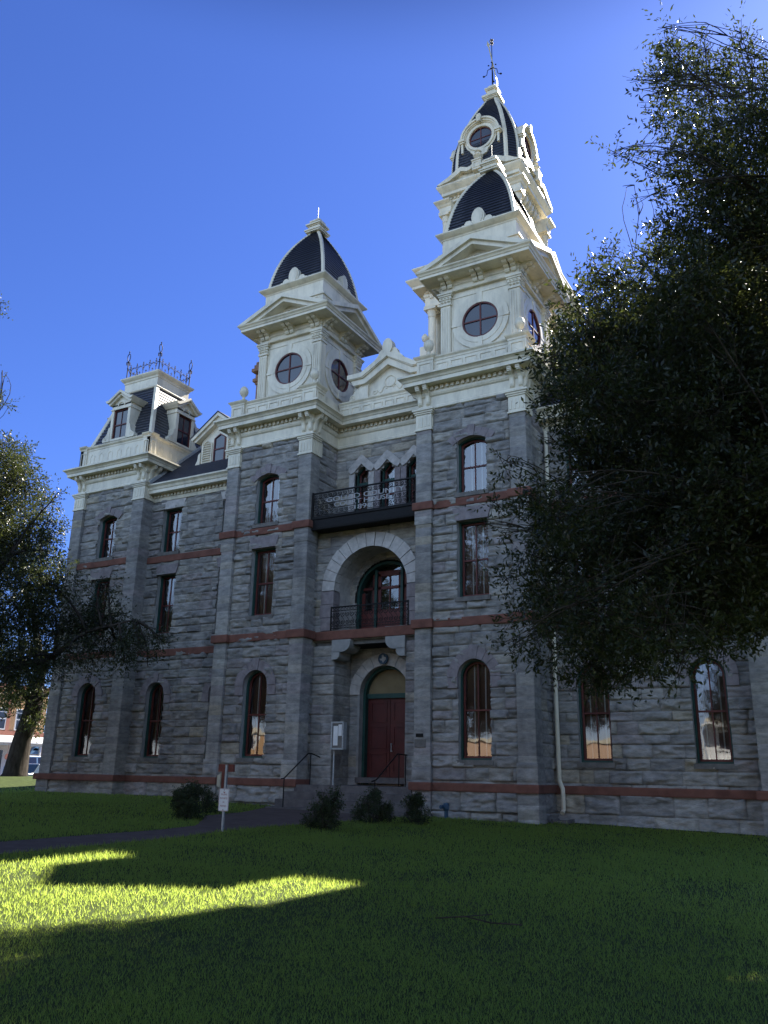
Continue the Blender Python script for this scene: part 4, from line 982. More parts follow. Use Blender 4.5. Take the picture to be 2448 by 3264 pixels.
def scroll(m, cx, cz, r, sg, yy=None):
    yy = y if yy is None else yy
    m.tube([(cx+sg*r*(1-t/17)*math.cos(t*.62+2.4), yy, cz+r*(1-t/17)*math.sin(t*.62+2.4)) for t in range(15)]+[], .014, 4)
for k in range(20):
    x = -2.08+.218*k; scroll(mb, x, 11.305, .088, 1); 
for z, spans in ((11.095, ((-2.1, -1.62), (1.78, 2.1))), (10.875, ((-2.1, -1.25), (1.2, 2.1))), (10.66, ((-2.1, -.36), (.42, 2.1)))):
    for a, b in spans:
        n = max(2, int((b-a)/.2))
        for k in range(n): scroll(mb, a+(b-a)*(k+.5)/n, z, .088, 1)
mb.build('railing', MIRON, bal)
MLET = simple('grey_letter_paint', (.26, .25, .255), (.40, .39, .39), 6, .5, 0)
def lettering(txt, x0, x1, z0, h, parent, mat, yy, depth=.008, name='lettering', rot=(PI/2, 0, 0), loc=None):
    cu = bpy.data.curves.new('t', 'FONT'); cu.body = txt; cu.size = 1; cu.extrude = .5
    o = bpy.data.objects.new('t', cu); COL.objects.link(o); bpy.context.view_layer.update()
    me = bpy.data.meshes.new_from_object(o.evaluated_get(bpy.context.evaluated_depsgraph_get()))
    bpy.data.objects.remove(o); me.name = name
    n = len(me.vertices); c = np.zeros(n*3, np.float32); me.vertices.foreach_get('co', c); c = c.reshape(-1, 3)
    mn, mx = c.min(0), c.max(0)
    out = np.zeros_like(c)
    out[:, 0] = x0+(c[:, 0]-mn[0])/(mx[0]-mn[0])*(x1-x0); out[:, 2] = z0+(c[:, 1]-mn[1])/(mx[1]-mn[1])*h; out[:, 1] = yy-c[:, 2]*depth
    me.vertices.foreach_set('co', out.ravel()); me.materials.clear(); me.materials.append(mat)
    q = bpy.data.objects.new(name, me); COL.objects.link(q); q.parent = parent
    return q
lettering('GOLIAD COUNTY', -1.58, 1.74, 11.005, .185, bal, MLET, y-.02, .02)
lettering('COURT HOUSE', -1.22, 1.14, 10.785, .18, bal, MLET, y-.02, .02)
lettering('1894', -.33, .38, 10.57, .175, bal, MLET, y-.02, .02)
mb = MB(); y = .79
mb.box(-1.62, 1.62, y-.02, y+.02, 7.10, 7.15)
for z in (6.34, 6.45, 6.98): mb.box(-1.6, 1.6, y-.008, y+.008, z-.009, z+.009)
for x in (-1.6, 1.6): mb.box(x-.025, x+.025, y-.025, y+.025, 6.28, 7.16)
for k in range(24):
    x = -1.53+.133*k
    mb.tube([(x+.05*math.cos(t*PI/5), y, 7.04+.05*math.sin(t*PI/5)) for t in range(11)], .008, 4); mb.tube([(x+.045*math.cos(t*PI/5), y, 6.395+.045*math.sin(t*PI/5)) for t in range(11)], .008, 4)
for k in range(16):
    x = -1.5+.2*k; scroll(mb, x, 6.85, .095, 1, y); scroll(mb, x, 6.56, .09, -1, y); mb.tube([(x-.08, y, 6.80), (x+.02, y, 6.7), (x+.08, y, 6.6)], .008, 4)
mb.build('loggia_railing', MIRON, CH)
# downspouts in the corners beside the right-hand bay and left-hand bay
for s in (1, -1):
    mb = MB(); x = s*6.46; y = 1.83
    mb.tube([(x, y, 13.0), (x, y, 1.25), (x+s*.03, y-.02, 1.15), (x+s*.12, y-.08, .98), (x+s*.13, y-.1, .85), (x+s*.13, y-.1, .36), (x+s*.12, y-.22, .27)], .068, 10)
    for z in (2.6, 4.6, 7.4, 9.2, 11.8): mb.lathe([(.078, 0), (.078, .04)], (x, y, z), 10)
    mb.build('downspout', MCR, CH)
# ================================================================== GROUND
gx = np.unique(np.concatenate([np.array([-400, -250, -150, -100, -80, -70, -64]), np.arange(-60, 40.1, .8), np.array([45, 60, 80, 120, 250, 400])]))
gy = np.unique(np.concatenate([np.array([-400, -250, -150, -100, -70, -50]), np.arange(-42, 36.1, .8), np.array([40, 50, 70, 100, 150, 250, 400])]))
GV = np.array([(x, y, ground(x, y)) for x in gx for y in gy])
idx = np.arange(len(gx)*len(gy)).reshape(len(gx), len(gy))
GF = np.stack([idx[:-1, :-1], idx[1:, :-1], idx[1:, 1:], idx[:-1, 1:]], -1).reshape(-1, 4)
o = np_mesh('lawn', GV, GF, MGRND); tag(o, kind='structure'); o.data.polygons.foreach_set('use_smooth', [True]*len(o.data.polygons))
def strip(name, L, R_, mat, dz, sub=6):
    V = []; F = []
    def res(P):
        out = []
        for a, b in zip(P, P[1:]):
            for k in range(sub): out.append((a[0]+(b[0]-a[0])*k/sub, a[1]+(b[1]-a[1])*k/sub))
        return out+[P[-1]]
    L = res(L); R_ = res(R_); W = 6
    for l, r in zip(L, R_):
        for k in range(W+1):
            x = l[0]+(r[0]-l[0])*k/W; y = l[1]+(r[1]-l[1])*k/W; V.append((x, y, ground(x, y)+dz))
    for i in range(len(L)-1):
        for k in range(W): a = i*(W+1)+k; F.append((a, a+1, a+W+2, a+W+1))
    return tag(np_mesh(name, np.array(V), np.array(F), mat), kind='structure')
PL = [(1.95, -24), (1.8, -18), (1.72, -14.5), (1.6, -12.5), (1.56, -10.5), (1.2, -8.9), (.1, -7.4), (-.9, -6.2), (-1.4, -3.9), (-2.6, -1.15)]
PR = [(3.75, -24), (3.5, -18), (3.3, -15.4), (3.15, -13.4), (3.05, -11.6), (2.62, -9.5), (2.45, -7.6), (2.5, -6), (2.5, -3.8), (2.6, -1.15)]
strip('path', PL, PR, MPATH, .012)
strip('street', [(-38, -60), (-38, 90)], [(-53, -60), (-53, 90)], MASPH, .012, 40)
strip('street', [(-60, -52), (90, -52)], [(-60, -66), (90, -66)], MASPH, .02, 40)
mb = MB(); mb.box(-60, -53.2, -60, 90, -.1, .24); tag(mb.build('pavement', MSTEP), kind='structure')
mb = MB(); mb.box(-52, 90, -69, -66.2, -.2, .1); tag(mb.build('pavement', MSTEP), kind='structure')
def onpath(x, y):
    l = np.interp(y, [p[1] for p in PL], [p[0] for p in PL]); r = np.interp(y, [p[1] for p in PR], [p[0] for p in PR])
    return (x > l+.02) & (x < r-.02) & (y < -1)
# grass blades over the part of the lawn the photograph sees
def gvec(x, y):
    xc = np.clip(x, -24, 30); yc = np.clip(y, -40, 30); g = .13-.0205*np.maximum(xc, -8)+.0045*yc
    d = np.hypot(x-15.3144, y+25); t = np.clip((d-42)/8, 0, 1); k = t*t*(3-2*t)
    return np.where((x < -14) & (y > -8), g+(.86-g)*k, g)
rg = np.random.default_rng(5)
N = 460000
d = 5.2*np.exp(rg.random(N)**.9*math.log(44/5.2)); az = YAW+rad(27)*(rg.random(N)*2-1)
x = CAM.x-np.sin(az)*d; y = CAM.y+np.cos(az)*d
inb = (y > -.2) & (np.abs(x) < 6.6) | (y > 1.2) & (np.abs(x) < 17.1) | (np.abs(x) < 2.9) & (y > -1.35)
cl = fnoise(x*.09, y*.09); k = ~inb & ~onpath(x, y) & (rg.random(N) < .35+1.2*(cl-.25))
x, y, d, cl = x[k], y[k], d[k], cl[k]; N = len(x)
h = (.018+.034*rg.random(N)**1.6)*(.75+.7*cl)*np.clip(d/9, .9, 2.0); w = .0034*np.clip(d/7, 1, 5)
th = rg.random(N)*2*PI; ln = h*rg.uniform(.1, .9, N); la = rg.random(N)*2*PI
z = gvec(x, y)-.004
V = np.empty((N, 3, 3))
V[:, 0] = np.stack([x-np.cos(th)*w, y-np.sin(th)*w, z], -1); V[:, 1] = np.stack([x+np.cos(th)*w, y+np.sin(th)*w, z], -1)
V[:, 2] = np.stack([x+np.cos(la)*ln, y+np.sin(la)*ln, z+h], -1)
o = np_mesh('lawn_grass', V.reshape(-1, 3), np.arange(3*N).reshape(N, 3), MGRASS, None, np.clip(rg.random(N)*.7+(cl-.5)*1.5+.15, 0, 1))
tag(o, 'short green lawn grass around the courthouse', 'grass', kind='stuff')
# ================================================================== TREES AND SHRUBS
def foliage(name, lumps, n_tw, leaf, mat, seed, parent, droop=.25, per=9, tl=(.35, .7), shell=.45, asp=.36, gap=2.2, cut=-.6, tw=.35):
    r = np.random.default_rng(seed); P = []; D = []
    for (c, R_) in lumps:
        n = int(n_tw*R_**2.2); v = r.normal(size=(n, 3)); v /= np.linalg.norm(v, axis=1)[:, None]
        rr = R_*(r.random(n)**shell); P.append(np.array(c)+v*rr[:, None]*np.array([1, 1, .85]))
        dd = v*.8+r.normal(size=(n, 3))*.6; dd[:, 2] -= droop*r.random(n); D.append(dd/np.linalg.norm(dd, axis=1)[:, None])
    P = np.concatenate(P); D = np.concatenate(D)
    q = P*gap; kp = np.sin(q[:, 0]*1.3+1.7*np.sin(q[:, 1]*1.1+seed))+np.sin(q[:, 1]*1.45+1.5*np.sin(q[:, 2]*1.2))+np.sin(q[:, 2]*1.6+1.6*np.sin(q[:, 0]*1.05+2))+r.normal(size=len(P))*.7 > cut
    P = P[kp]; D = D[kp]; n = len(P); TLn = r.uniform(*tl, n)
    t = (np.arange(per)+.5)/per
    pos = P[:, None]+D[:, None]*(TLn[:, None]*t[None])[:, :, None]
    pos += r.normal(size=pos.shape)*leaf*.25
    ld_ = D[:, None]*.7+r.normal(size=pos.shape)*.75; ld_ /= np.linalg.norm(ld_, axis=2)[:, :, None]
    nn = r.normal(size=pos.shape)+np.array([0, 0, .7]); s_ = np.cross(ld_, nn); s_ /= np.linalg.norm(s_, axis=2)[:, :, None]+1e-9
    L = (leaf*r.uniform(.65, 1.25, pos.shape[:2]))[:, :, None]
    V = np.stack([pos, pos+ld_*L*.5+s_*L*asp*.5, pos+ld_*L, pos+ld_*L*.5-s_*L*asp*.5], 2).reshape(-1, 3)
    tint = np.clip(np.repeat(r.random(n), per)*.55+r.random(n*per)*.45, 0, 1)
    o = np_mesh(name, V, np.arange(len(V)).reshape(-1, 4), mat, parent, tint)
    # twigs
    sel = r.random(n) < tw; a = P[sel]-D[sel]*.25; b = P[sel]+D[sel]*TLn[sel][:, None]*.95
    s_ = np.cross(D[sel], r.normal(size=a.shape)); s_ /= np.linalg.norm(s_, axis=1)[:, None]; s_ *= leaf*.045
    V = np.stack([a-s_*1.4, a+s_*1.4, b+s_*.5, b-s_*.5], 1).reshape(-1, 3)
    np_mesh('twigs', V, np.arange(len(V)).reshape(-1, 4), MBARK, parent)
    return o
def limb(mb, a, b, r0, r1, rnd, sag=.12, n=7, seg=8):
    a = Vector(a); b = Vector(b); L = (b-a).length; pts = []; off = Vector((rnd.uniform(-1, 1), rnd.uniform(-1, 1), rnd.uniform(.1, .8)))*L*sag
    for k in range(n+1):
        t = k/n; pts.append(a+(b-a)*t+off*math.sin(PI*t)+Vector((rnd.uniform(-1, 1), rnd.uniform(-1, 1), rnd.uniform(-1, 1)))*L*.018*(0 < k < n))
    mb.tube(pts, [r0+(r1-r0)*(k/n)**.8 for k in range(n+1)], seg); return pts
def px_lumps(lst, dist, seed, spread=1.5):
    r = random.Random(seed); out = []
    for t in lst:
        u, v, pr = t[:3]; d = (t[3] if len(t) > 3 else dist)+r.uniform(-spread, spread)
        c = at(u, v, d); out.append(((c.x, c.y, c.z), pr/1826*(c-CAM).length))
    return out
# --- big live oak on the right, trunk just outside the frame
OR = [(1450, 150, 55), (1500, 230, 90), (1580, 160, 60), (1610, 250, 90), (1440, 330, 80), (1540, 350, 110), (1640, 380, 110), (1410, 430, 60), (1480, 480, 95), (1590, 520, 120),
      (1400, 560, 50), (1350, 620, 60), (1300, 640, 55), (1235, 660, 45), (1460, 620, 100), (1560, 690, 130), (1350, 720, 90), (1250, 750, 75), (1195, 780, 45), (1440, 760, 110), (1620, 800, 130),
      (1200, 860, 50), (1300, 850, 95), (1410, 880, 110), (1530, 900, 130), (1640, 960, 120), (1190, 950, 45), (1260, 980, 80), (1350, 1040, 110), (1470, 1060, 130), (1600, 1100, 130),
      (1140, 1080, 42), (1200, 1120, 70), (1280, 1170, 100), (1400, 1200, 120), (1530, 1230, 130), (1640, 1270, 110), (1150, 1200, 50), (1200, 1280, 80), (1310, 1330, 100), (1430, 1350, 95), (1550, 1340, 80),
      (1145, 1350, 40), (1190, 1400, 60), (1270, 1440, 65), (1370, 1430, 60), (1460, 1420, 45),
      (1075, 1090, 22), (1095, 995, 20), (1090, 1150, 18), (1095, 1250, 22), (1110, 1395, 28), (1120, 1320, 20), (1370, 165, 22), (1400, 205, 30), (1345, 320, 18), (1370, 400, 28), (1330, 330, 14), (1430, 60, 14), (1520, 75, 14), (1600, 70, 16), (1440, 90, 20), (1525, 110, 22), (1600, 110, 26), (1050, 1130, 14), (1310, 545, 22), (1270, 590, 26)]
ORX = [(1720, 500, 140), (1760, 800, 170), (1740, 1100, 160), (1850, 400, 170), (1900, 700, 200), (1880, 1000, 200), (1700, 240, 90), (1780, 200, 100), (2000, 900, 200), (2000, 500, 180), (1750, 1280, 120), (1900, 1250, 150)]
rnd = random.Random(4)
TR = tag(empty('oak_tree', (17.6, -11.6, ground(17.6, -11.6))), 'tall live oak overhanging the right half of the courthouse front', 'tree')
OR = [(u+6 if pr > 40 else u, v, max(10, pr-7 if pr > 50 else pr*.9) if v > 560 else max(9, pr-12 if pr > 50 else pr*.8)) for u, v, pr in OR]
top = [t for t in OR if t[1] < 620]; low_ = [t for t in OR if t[1] >= 620]
EXT = [(1620, 700, 90), (1660, 850, 100), (1600, 950, 90), (1640, 560, 70), (1560, 800, 70), (1660, 1080, 90), (1700, 650, 90), (1740, 900, 100), (1500, 950, 60)]
lum = px_lumps(low_, 11.8, 2, 1.6)+px_lumps([t for t in low_ if t[2] > 55], 14.2, 21, 1.2)+px_lumps(EXT, 16.0, 22, 1.5)+px_lumps([(1423, 870, 80), (1500, 930, 80), (1560, 850, 90), (1650, 900, 110), (1760, 880, 130), (1875, 870, 150), (1990, 900, 160), (1700, 780, 110), (1850, 740, 130), (1480, 800, 70), (2080, 850, 170)], 15.0, 24, .8)+px_lumps(ORX, 12.5, 3, 2)+px_lumps([(1265, 800, 46), (1300, 850, 56), (1330, 770, 60), (1290, 750, 48), (1350, 880, 60), (1380, 730, 60), (1420, 800, 60)], 18.4, 31, .6)
n_low = len(lum); lum += px_lumps(top, 12.2, 23, 1.2)
o0 = Vector(TR.location)
loc = [((c[0]-o0.x, c[1]-o0.y, c[2]-o0.z), R_) for c, R_ in lum]
mb = MB(); T0 = limb(mb, (0, 0, -.3), (-.3, .2, 3.0), .5, .38, rnd, .05, 8, 12)
forks = []
for b in ((-2.6, -.3, 4.6), (-2.2, 1.5, 6.5), (-.4, .8, 7.5), (1.5, -.8, 6.5), (-4.2, 1.0, 4.3)):
    p = limb(mb, (-.3, .2, 2.8), b, .26, .13, rnd, .1, 8, 9); forks.append(p[-1]); forks.append(p[5])
for c, R_ in loc:
    c = Vector(c); f = min(forks, key=lambda q: (q-c).length); hi = c.z > 8.5; pts = limb(mb, f, c, (.012 if hi else .022)+.016*R_*(.5 if hi else 1), .005, rnd, .18, 7, 6)
    for q in range(7):
        e = c+Vector((rnd.uniform(-1, 1), rnd.uniform(-1, 1), rnd.uniform(-.9, .7)))*R_*.95; limb(mb, pts[rnd.randint(4, 7)], e, .010, .004, rnd, .15, 5, 4)
mb.build('trunk', MBARK, TR, True)
foliage('crown', loc[:n_low], 1050, .088, MLEAF, 8, TR, .3, 9, (.2, .42), .46, .36, 2.4, -.85)
foliage('crown', loc[n_low:], 1150, .088, MLEAF, 9, TR, .1, 9, (.2, .45), .5, .36, 2.4, -.3)
# --- oak whose lowest limb hangs in from the left edge
rnd = random.Random(9)
OL = [(10, 990, 45), (50, 1040, 45), (15, 1090, 70), (70, 1130, 45), (105, 1190, 40), (40, 1200, 80), (110, 1260, 55), (30, 1300, 90), (120, 1330, 60), (60, 1400, 80), (180, 1350, 55), (150, 1400, 50), (230, 1330, 42), (210, 1285, 32), (235, 1270, 20),
      (250, 1380, 50), (300, 1395, 42), (335, 1375, 25), (320, 1420, 28), (200, 1425, 35), (355, 1390, 12), (270, 1430, 22), (100, 1440, 40), (20, 1440, 50), (120, 1070, 18), (0, 870, 18), (0, 655, 10), (5, 800, 14)]
OLX = [(-80, 1000, 100), (-120, 1200, 140), (-200, 1050, 150), (-90, 1380, 100), (-250, 1300, 150), (-220, 880, 120)]
TL_ = tag(empty('oak_tree', (-14.8, -6.2, ground(-14.8, -6.2))), 'dark live oak whose lowest limb reaches in front of the left corner pavilion', 'tree')
lum = px_lumps(OL, 32.5, 5, 1.6)+px_lumps(OLX, 33, 6, 2)
o0 = Vector(TL_.location); loc = [((c[0]-o0.x, c[1]-o0.y, c[2]-o0.z), R_) for c, R_ in lum]
mb = MB(); limb(mb, (0, 0, -.3), (.2, .1, 3.4), .5, .36, rnd, .05, 8, 12); forks = []
for uv in ((0, 1425, 34), (110, 1425, 33), (20, 1200, 33), (-100, 1100, 33)):
    b = at(*uv)-o0; p = limb(mb, (.2, .1, 3.2), b, .24, .12, rnd, .06, 8, 9); forks += [p[-1], p[5]]
b1 = at(110, 1425, 33)-o0; b2 = at(185, 1365, 32)-o0; b3 = at(290, 1340, 31.5)-o0
forks += limb(mb, b1, b2, .12, .075, rnd, .04, 6, 8)+limb(mb, b2, b3, .075, .03, rnd, .05, 6, 7)
for c, R_ in loc:
    c = Vector(c); f = min(forks, key=lambda q: (q-c).length); pts = limb(mb, f, c, .05+.02*R_, .018, rnd, .1, 6, 6)
    for q in range(5):
        e = c+Vector((rnd.uniform(-1, 1), rnd.uniform(-1, 1), rnd.uniform(-.9, .7)))*R_*.95; limb(mb, pts[rnd.randint(3, 6)], e, .02, .007, rnd, .15, 5, 4)
mb.build('trunk', MBARK, TL_, True)
foliage('crown', loc, 420, .105, MLEAF, 18, TL_, .3, 9, (.3, .6), .5, .42)
# --- leaning oak beyond the left corner
rnd = random.Random(12)
c0 = at(33, 1668, 50); c0.z = ground(c0.x, c0.y)
TA = tag(empty('oak_tree', c0), 'leaning oak with a thick dark trunk on the sunlit lawn beyond the left corner', 'tree')
OA = [(40, 1000, 40), (90, 1090, 32), (120, 1150, 26), (100, 1210, 40), (30, 1150, 70), (60, 1300, 70), (110, 1290, 35), (20, 1420, 60), (75, 1430, 55), (100, 1500, 30), (60, 1520, 40), (85, 1560, 25), (20, 1505, 22), (40, 1480, 45)]
OAX = [(-60, 1050, 90), (-100, 1200, 110), (-80, 1370, 90), (-190, 1150, 130), (190, 1250, 60), (200, 1380, 60)]
lum = px_lumps(OA, 50.5, 7, 2)+px_lumps(OAX, 51.5, 8, 2); o0 = Vector(c0); loc = [((c[0]-o0.x, c[1]-o0.y, c[2]-o0.z), R_) for c, R_ in lum]
mb = MB(); k1 = at(47, 1600, 50)-o0; k2 = at(72, 1530, 50)-o0; k3 = at(88, 1440, 50)-o0
mb.tube([Vector((0, 0, -.3)), Vector((0, 0, .1)), k1, k2, k3], [.95, .62, .47, .45, .3], 12)
forks = [k2, k3]+limb(mb, k2, at(20, 1465, 49.5)-o0, .2, .1, rnd)+limb(mb, k3, at(40, 1250, 50)-o0, .25, .1, rnd)+limb(mb, k2, at(105, 1500, 49)-o0, .15, .06, rnd)
for c, R_ in loc:
    c = Vector(c); f = min(forks, key=lambda q: (q-c).length); limb(mb, f, c, .09, .02, rnd, .1, 6, 6)
mb.build('trunk', MBARK, TA, True)
foliage('crown', loc, 170, .16, MLEAF2, 28, TA, .3, 9, (.4, .8), .5, .5)
# --- shrubs along the front wall and path
def shrub(x, y, w, h, label, seed):
    s = tag(empty('shrub', (x, y, ground(x, y))), label, 'shrub', 'low shrubs by the entrance path'); r = random.Random(seed)
    l = []
    for _ in range(26):
        q = r.random(); a = r.uniform(0, 2*PI); k = w*.52*math.sqrt(r.random())*(1-.45*q*q); l.append(((k*math.cos(a), k*math.sin(a), h*(.10+.78*q)), h*r.uniform(.10, .2)))
    mb = MB()
    for c, R_ in l: limb(mb, (c[0]*.25+r.uniform(-.04, .04), c[1]*.25+r.uniform(-.04, .04), -.05), c, .012, .004, r, .1, 4, 5)
    mb.build('stem', MBARK, s); foliage('foliage', l, 3000, .05, MSHRUB, seed, s, 0, 7, (.04, .13), .5, .45, 3.0, -1.2)
shrub(-.35, -7.5, .85, .95, 'dark shrub at the left edge of the path, farthest left of the low shrubs', 41)
shrub(-1.75, -5.3, .9, .8, 'small dark shrub left of the steps, half behind the white sign', 42)
shrub(3.75, -7.3, .8, .92, 'loose green shrub at the right edge of the path in front of the steps', 43)
shrub(3.3, -4.3, .9, 1.0, 'tall dark shrub in front of the right end of the steps', 44)
shrub(4.25, -3.6, .9, .85, 'dark shrub against the wall left of the blue standpipe', 45)
# ================================================================== THINGS ON THE LAWN AND AT THE DOOR
def gz(x, y): return ground(x, y)
MSIGN = simple('white_sign_face', (.62, .62, .62), (.72, .72, .71), 5, .4, 0)
MRTXT = simple('dull_red_print', (.28, .10, .10), (.34, .14, .14), 5, .5, 0)
MBLUE = simple('blue_paint', (.02, .05, .09), (.035, .08, .13), 5, .4, 0)
MRWOOD = simple('red_brown_wood', (.10, .028, .02), (.17, .05, .036), 4, .7, .2, .005)
MCARD = simple('cream_panel', (.36, .33, .25), (.45, .42, .33), 4, .6, 0)
x, y = 2.6, -9.62; z = gz(x, y)
S = tag(empty('prohibition_sign', (x, y, z)), 'small white metal sign forbidding firearms on a grey steel post beside the path', 'sign')
mb = MB(); mb.box(-.032, .032, -.004, .004, -.3, 1.40); mb.box(-.032, -.026, -.004, .024, -.3, 1.40); mb.box(.026, .032, -.004, .024, -.3, 1.40); mb.build('post', MGALV, S)
def rrect(w, h, r, cz, n=5):
    p = []
    for sx, sz, a0 in ((1, 1, 0), (-1, 1, 90), (-1, -1, 180), (1, -1, 270)):
        for k in range(n+1): a = rad(a0+90*k/n); p.append((sx*(w-r)+r*math.cos(a), cz+sz*(h-r)+r*math.sin(a)))
    return p
mb = MB(); mb.prism(rrect(.14, .235, .03, .66), -.016, -.008); sf = mb.build('sign_panel', MSIGN, S)
mb = MB(); mb.ring(rrect(.136, .231, .027, .66), rrect(.128, .223, .02, .66), -.018, -.015, True); mb.build('border', MRTXT, sf)
mb = MB()
for zz in (.865, .455): mb.lathe([(.009, 0), (.009, .001)], (0, 0, 0), 8) if False else mb.box(-.008, .008, -.021, -.015, zz-.008, zz+.008)
mb.build('bolt', MIRON, S)
for t, zz, w in (('FIREARMS', .755, .085), ('PROHIBITED', .675, .105), ('ON', .595, .022), ('PREMISES', .515, .085)): lettering(t, -w, w, zz, .036, sf, MRTXT, -.0165, .0015)
mb = MB(); mb.box(-.03, .03, -.019, -.0155, .815, .83); mb.prism([(.0, .815), (.022, .815), (.03, .795), (.012, .795)], -.019, -.0155); mb.build('symbol', MRTXT, sf)
mb = MB(); mb.box(-.25, .17, .03, .09, 1.25, 1.41); mb.box(-.14, -.02, .03, .09, .9, 1.25); mb.build('wooden_board', MRWOOD, S)
mb = MB(); mb.prism([(-.235, .94), (-.145, .92), (-.14, 1.22), (-.235, 1.17)], -.01, .028); mb.build('cream_board', MCARD, S)
# notice case on a post by the door
x, y = -1.08, .45; z = .92
S = tag(empty('notice_case', (x, y, z)), 'glazed grey notice case on a thin post at the top of the entrance steps', 'notice case')
mb = MB(); mb.tube([(0, .05, 0), (0, .05, 1.2)], .028, 8); mb.build('post', MGALV, S)
mb = MB(); mb.box(-.06, .42, -.06, .16, 1.18, 2.08); mb.ring([(-.075, 1.165), (-.075, 2.095), (.435, 2.095), (.435, 1.165)], [(-.03, 1.21), (-.03, 2.05), (.39, 2.05), (.39, 1.21)], -.085, -.05, True); cs_ = mb.build('case', MGALV, S)
mb = MB(); mb.box(.02, .2, -.07, -.061, 1.3, 1.95); mb.box(.22, .36, -.07, -.061, 1.62, 2.0); mb.build('notice_paper', MSIGN, cs_)
mb = MB(); mb.box(-.02, .38, -.064, -.0605, 1.22, 2.04); mb.build('backboard', MDST, cs_)
# plaques and medallion
mb = MB(); mb.box(2.36, 2.62, -.035, -.013, 2.47, 2.58); tag(mb.build('plaque', MIRON), 'small black plaque on the pilaster right of the door, upper of two', 'plaque')
mb = MB(); mb.box(2.33, 2.69, -.035, -.013, 2.16, 2.39); mb.ring([(2.32, 2.15), (2.32, 2.40), (2.70, 2.40), (2.70, 2.15)], [(2.345, 2.175), (2.345, 2.375), (2.675, 2.375), (2.675, 2.175)], -.042, -.013, True)
tag(mb.build('plaque', MDST), 'larger brown bronze plaque on the pilaster right of the door, lower of two', 'plaque')
MED = tag(empty('medallion', (0, 1.90, 5.32)), 'round dark medallion with a pale Texas outline above the entrance door', 'medallion')
mb = MB(); mb.ring([(.2*math.cos(t*PI/16), .2*math.sin(t*PI/16)) for t in range(32)], [(.18*math.cos(t*PI/16), .18*math.sin(t*PI/16)) for t in range(32)], -.03, .03, True); mb.prism([(.185*math.cos(t*PI/16), .185*math.sin(t*PI/16)) for t in range(32)], -.02, .03); mb.build('disc', MBLUE, MED)
tx = [(-.035, .13), (.03, .13), (.03, .075), (.075, .055), (.115, .05), (.125, -.01), (.115, -.04), (.06, -.075), (.035, -.12), (.0, -.135), (-.02, -.085), (-.055, -.045), (-.08, -.06), (-.125, .0), (-.035, .005)]
mb = MB(); mb.prism([(x_*1.05, z_*1.05) for x_, z_ in tx], -.045, -.019); mb.build('texas_outline', MLET, MED)
# handrails
def rail(name, label, pts_top, posts):
    mb = MB(); mb.tube(pts_top, .022, 8)
    for (px_, py_, z0, z1) in posts: mb.tube([(px_, py_, z0), (px_, py_, z1)], .02, 8)
    tag(mb.build(name, MIRON), label, 'handrail', 'entrance handrails')
rail('handrail', 'black pipe handrail on the left side of the entrance steps', [(-1.9, .95, 1.82), (-1.9, .35, 1.95), (-1.9, .15, 1.95), (-1.9, -1.2, 1.12), (-1.9, -1.36, 1.1)], [(-1.9, .3, .92, 1.95), (-1.9, -1.2, .1, 1.12)])
rail('handrail', 'black pipe handrail on the right side of the entrance steps', [(1.55, .95, 1.93), (1.55, .25, 1.95), (1.55, -1.1, 1.14), (1.55, -1.4, 1.08)], [(1.55, .8, .92, 1.93), (1.55, .35, .92, 1.95), (1.55, -1.2, .1, 1.1)])
# fire department connection
x, y = 3.62, -.42; z = gz(x, y)
S = tag(empty('standpipe', (x, y, z)), 'dark blue fire standpipe on the grass at the foot of the wall', 'standpipe')
mb = MB(); mb.lathe([(.06, -.2), (.06, .22), (.085, .24), (.10, .32), (.10, .40), (.08, .45), (.0, .46)], (0, 0, 0), 12); mb.build('pipe', MBLUE, S)
mb = MB()
for sx in (-1, 1): mb.tube([(sx*.03, -.02, .34), (sx*.10, -.13, .34), (sx*.11, -.16, .34)], [.05, .055, .06], 10)
mb.build('inlet', MBLUE, S)
x, y = 6.68, 1.35; z = gz(x, y)
mb = MB(); mb.box(x-.22, x+.3, y-.45, y+.2, z-.1, z+.08); mb.box(x-.22, x-.17, y-.45, y+.2, z+.08, z+.12); mb.box(x+.25, x+.3, y-.45, y+.2, z+.08, z+.12)
tag(mb.build('splash_block', MDST), 'grey stone splash block under the cream downspout', 'splash block')
# fallen twigs
mb = MB(); r = random.Random(6)
for bx, by in ((11.4, -16.2),):
    z = gz(bx, by)+.03
    mb.tube([(bx-.4, by, z), (bx-.1, by+.1, z+.03), (bx+.25, by-.05, z+.02), (bx+.5, by+.15, z)], .008, 5); mb.tube([(bx-.1, by+.1, z+.03), (bx+.1, by+.35, z+.04)], .006, 5)
tag(mb.build('fallen_branch', MBARK), 'thin bare branch lying on the shaded lawn', 'branch')
# ================================================================== ACROSS THE STREET
MOBR = simple('orange_brick', (.42, .25, .13), (.54, .34, .18), 6, .85, .2, .01)
MRBR = simple('red_brick', (.24, .10, .075), (.32, .14, .10), 6, .85, .2, .01)
MTIN = simple('white_tin_roof', (.62, .62, .6), (.75, .75, .72), 3, .4, 0)
SB = tag(empty('shop_building', (-60, 32, .2)), 'two storey orange brick shop with a white tin awning across the street', 'shop building')
def sh(name, mat, fn, par=SB):
    m = MB(); m.T = lambda p: Vector((p.x+60, p.y-32, p.z-.2)); fn(m); return m.build(name, mat, par)
sh('wall', MOBR, lambda m: m.box(-72, -60, 20, 36.4, 0, 9.2))
sh('brick_trim', MRBR, lambda m: [m.box(-60.1, -59.85, 20, 36.5, 4.35, 4.75), m.box(-60.1, -59.85, 20, 36.5, 8.6, 9.3)]+[m.box(-60.1, -59.86, c-.2, c+.2, 4.75, 8.6) for c in (21.4, 24.2, 27.1, 29.9, 31.85, 34.7)])
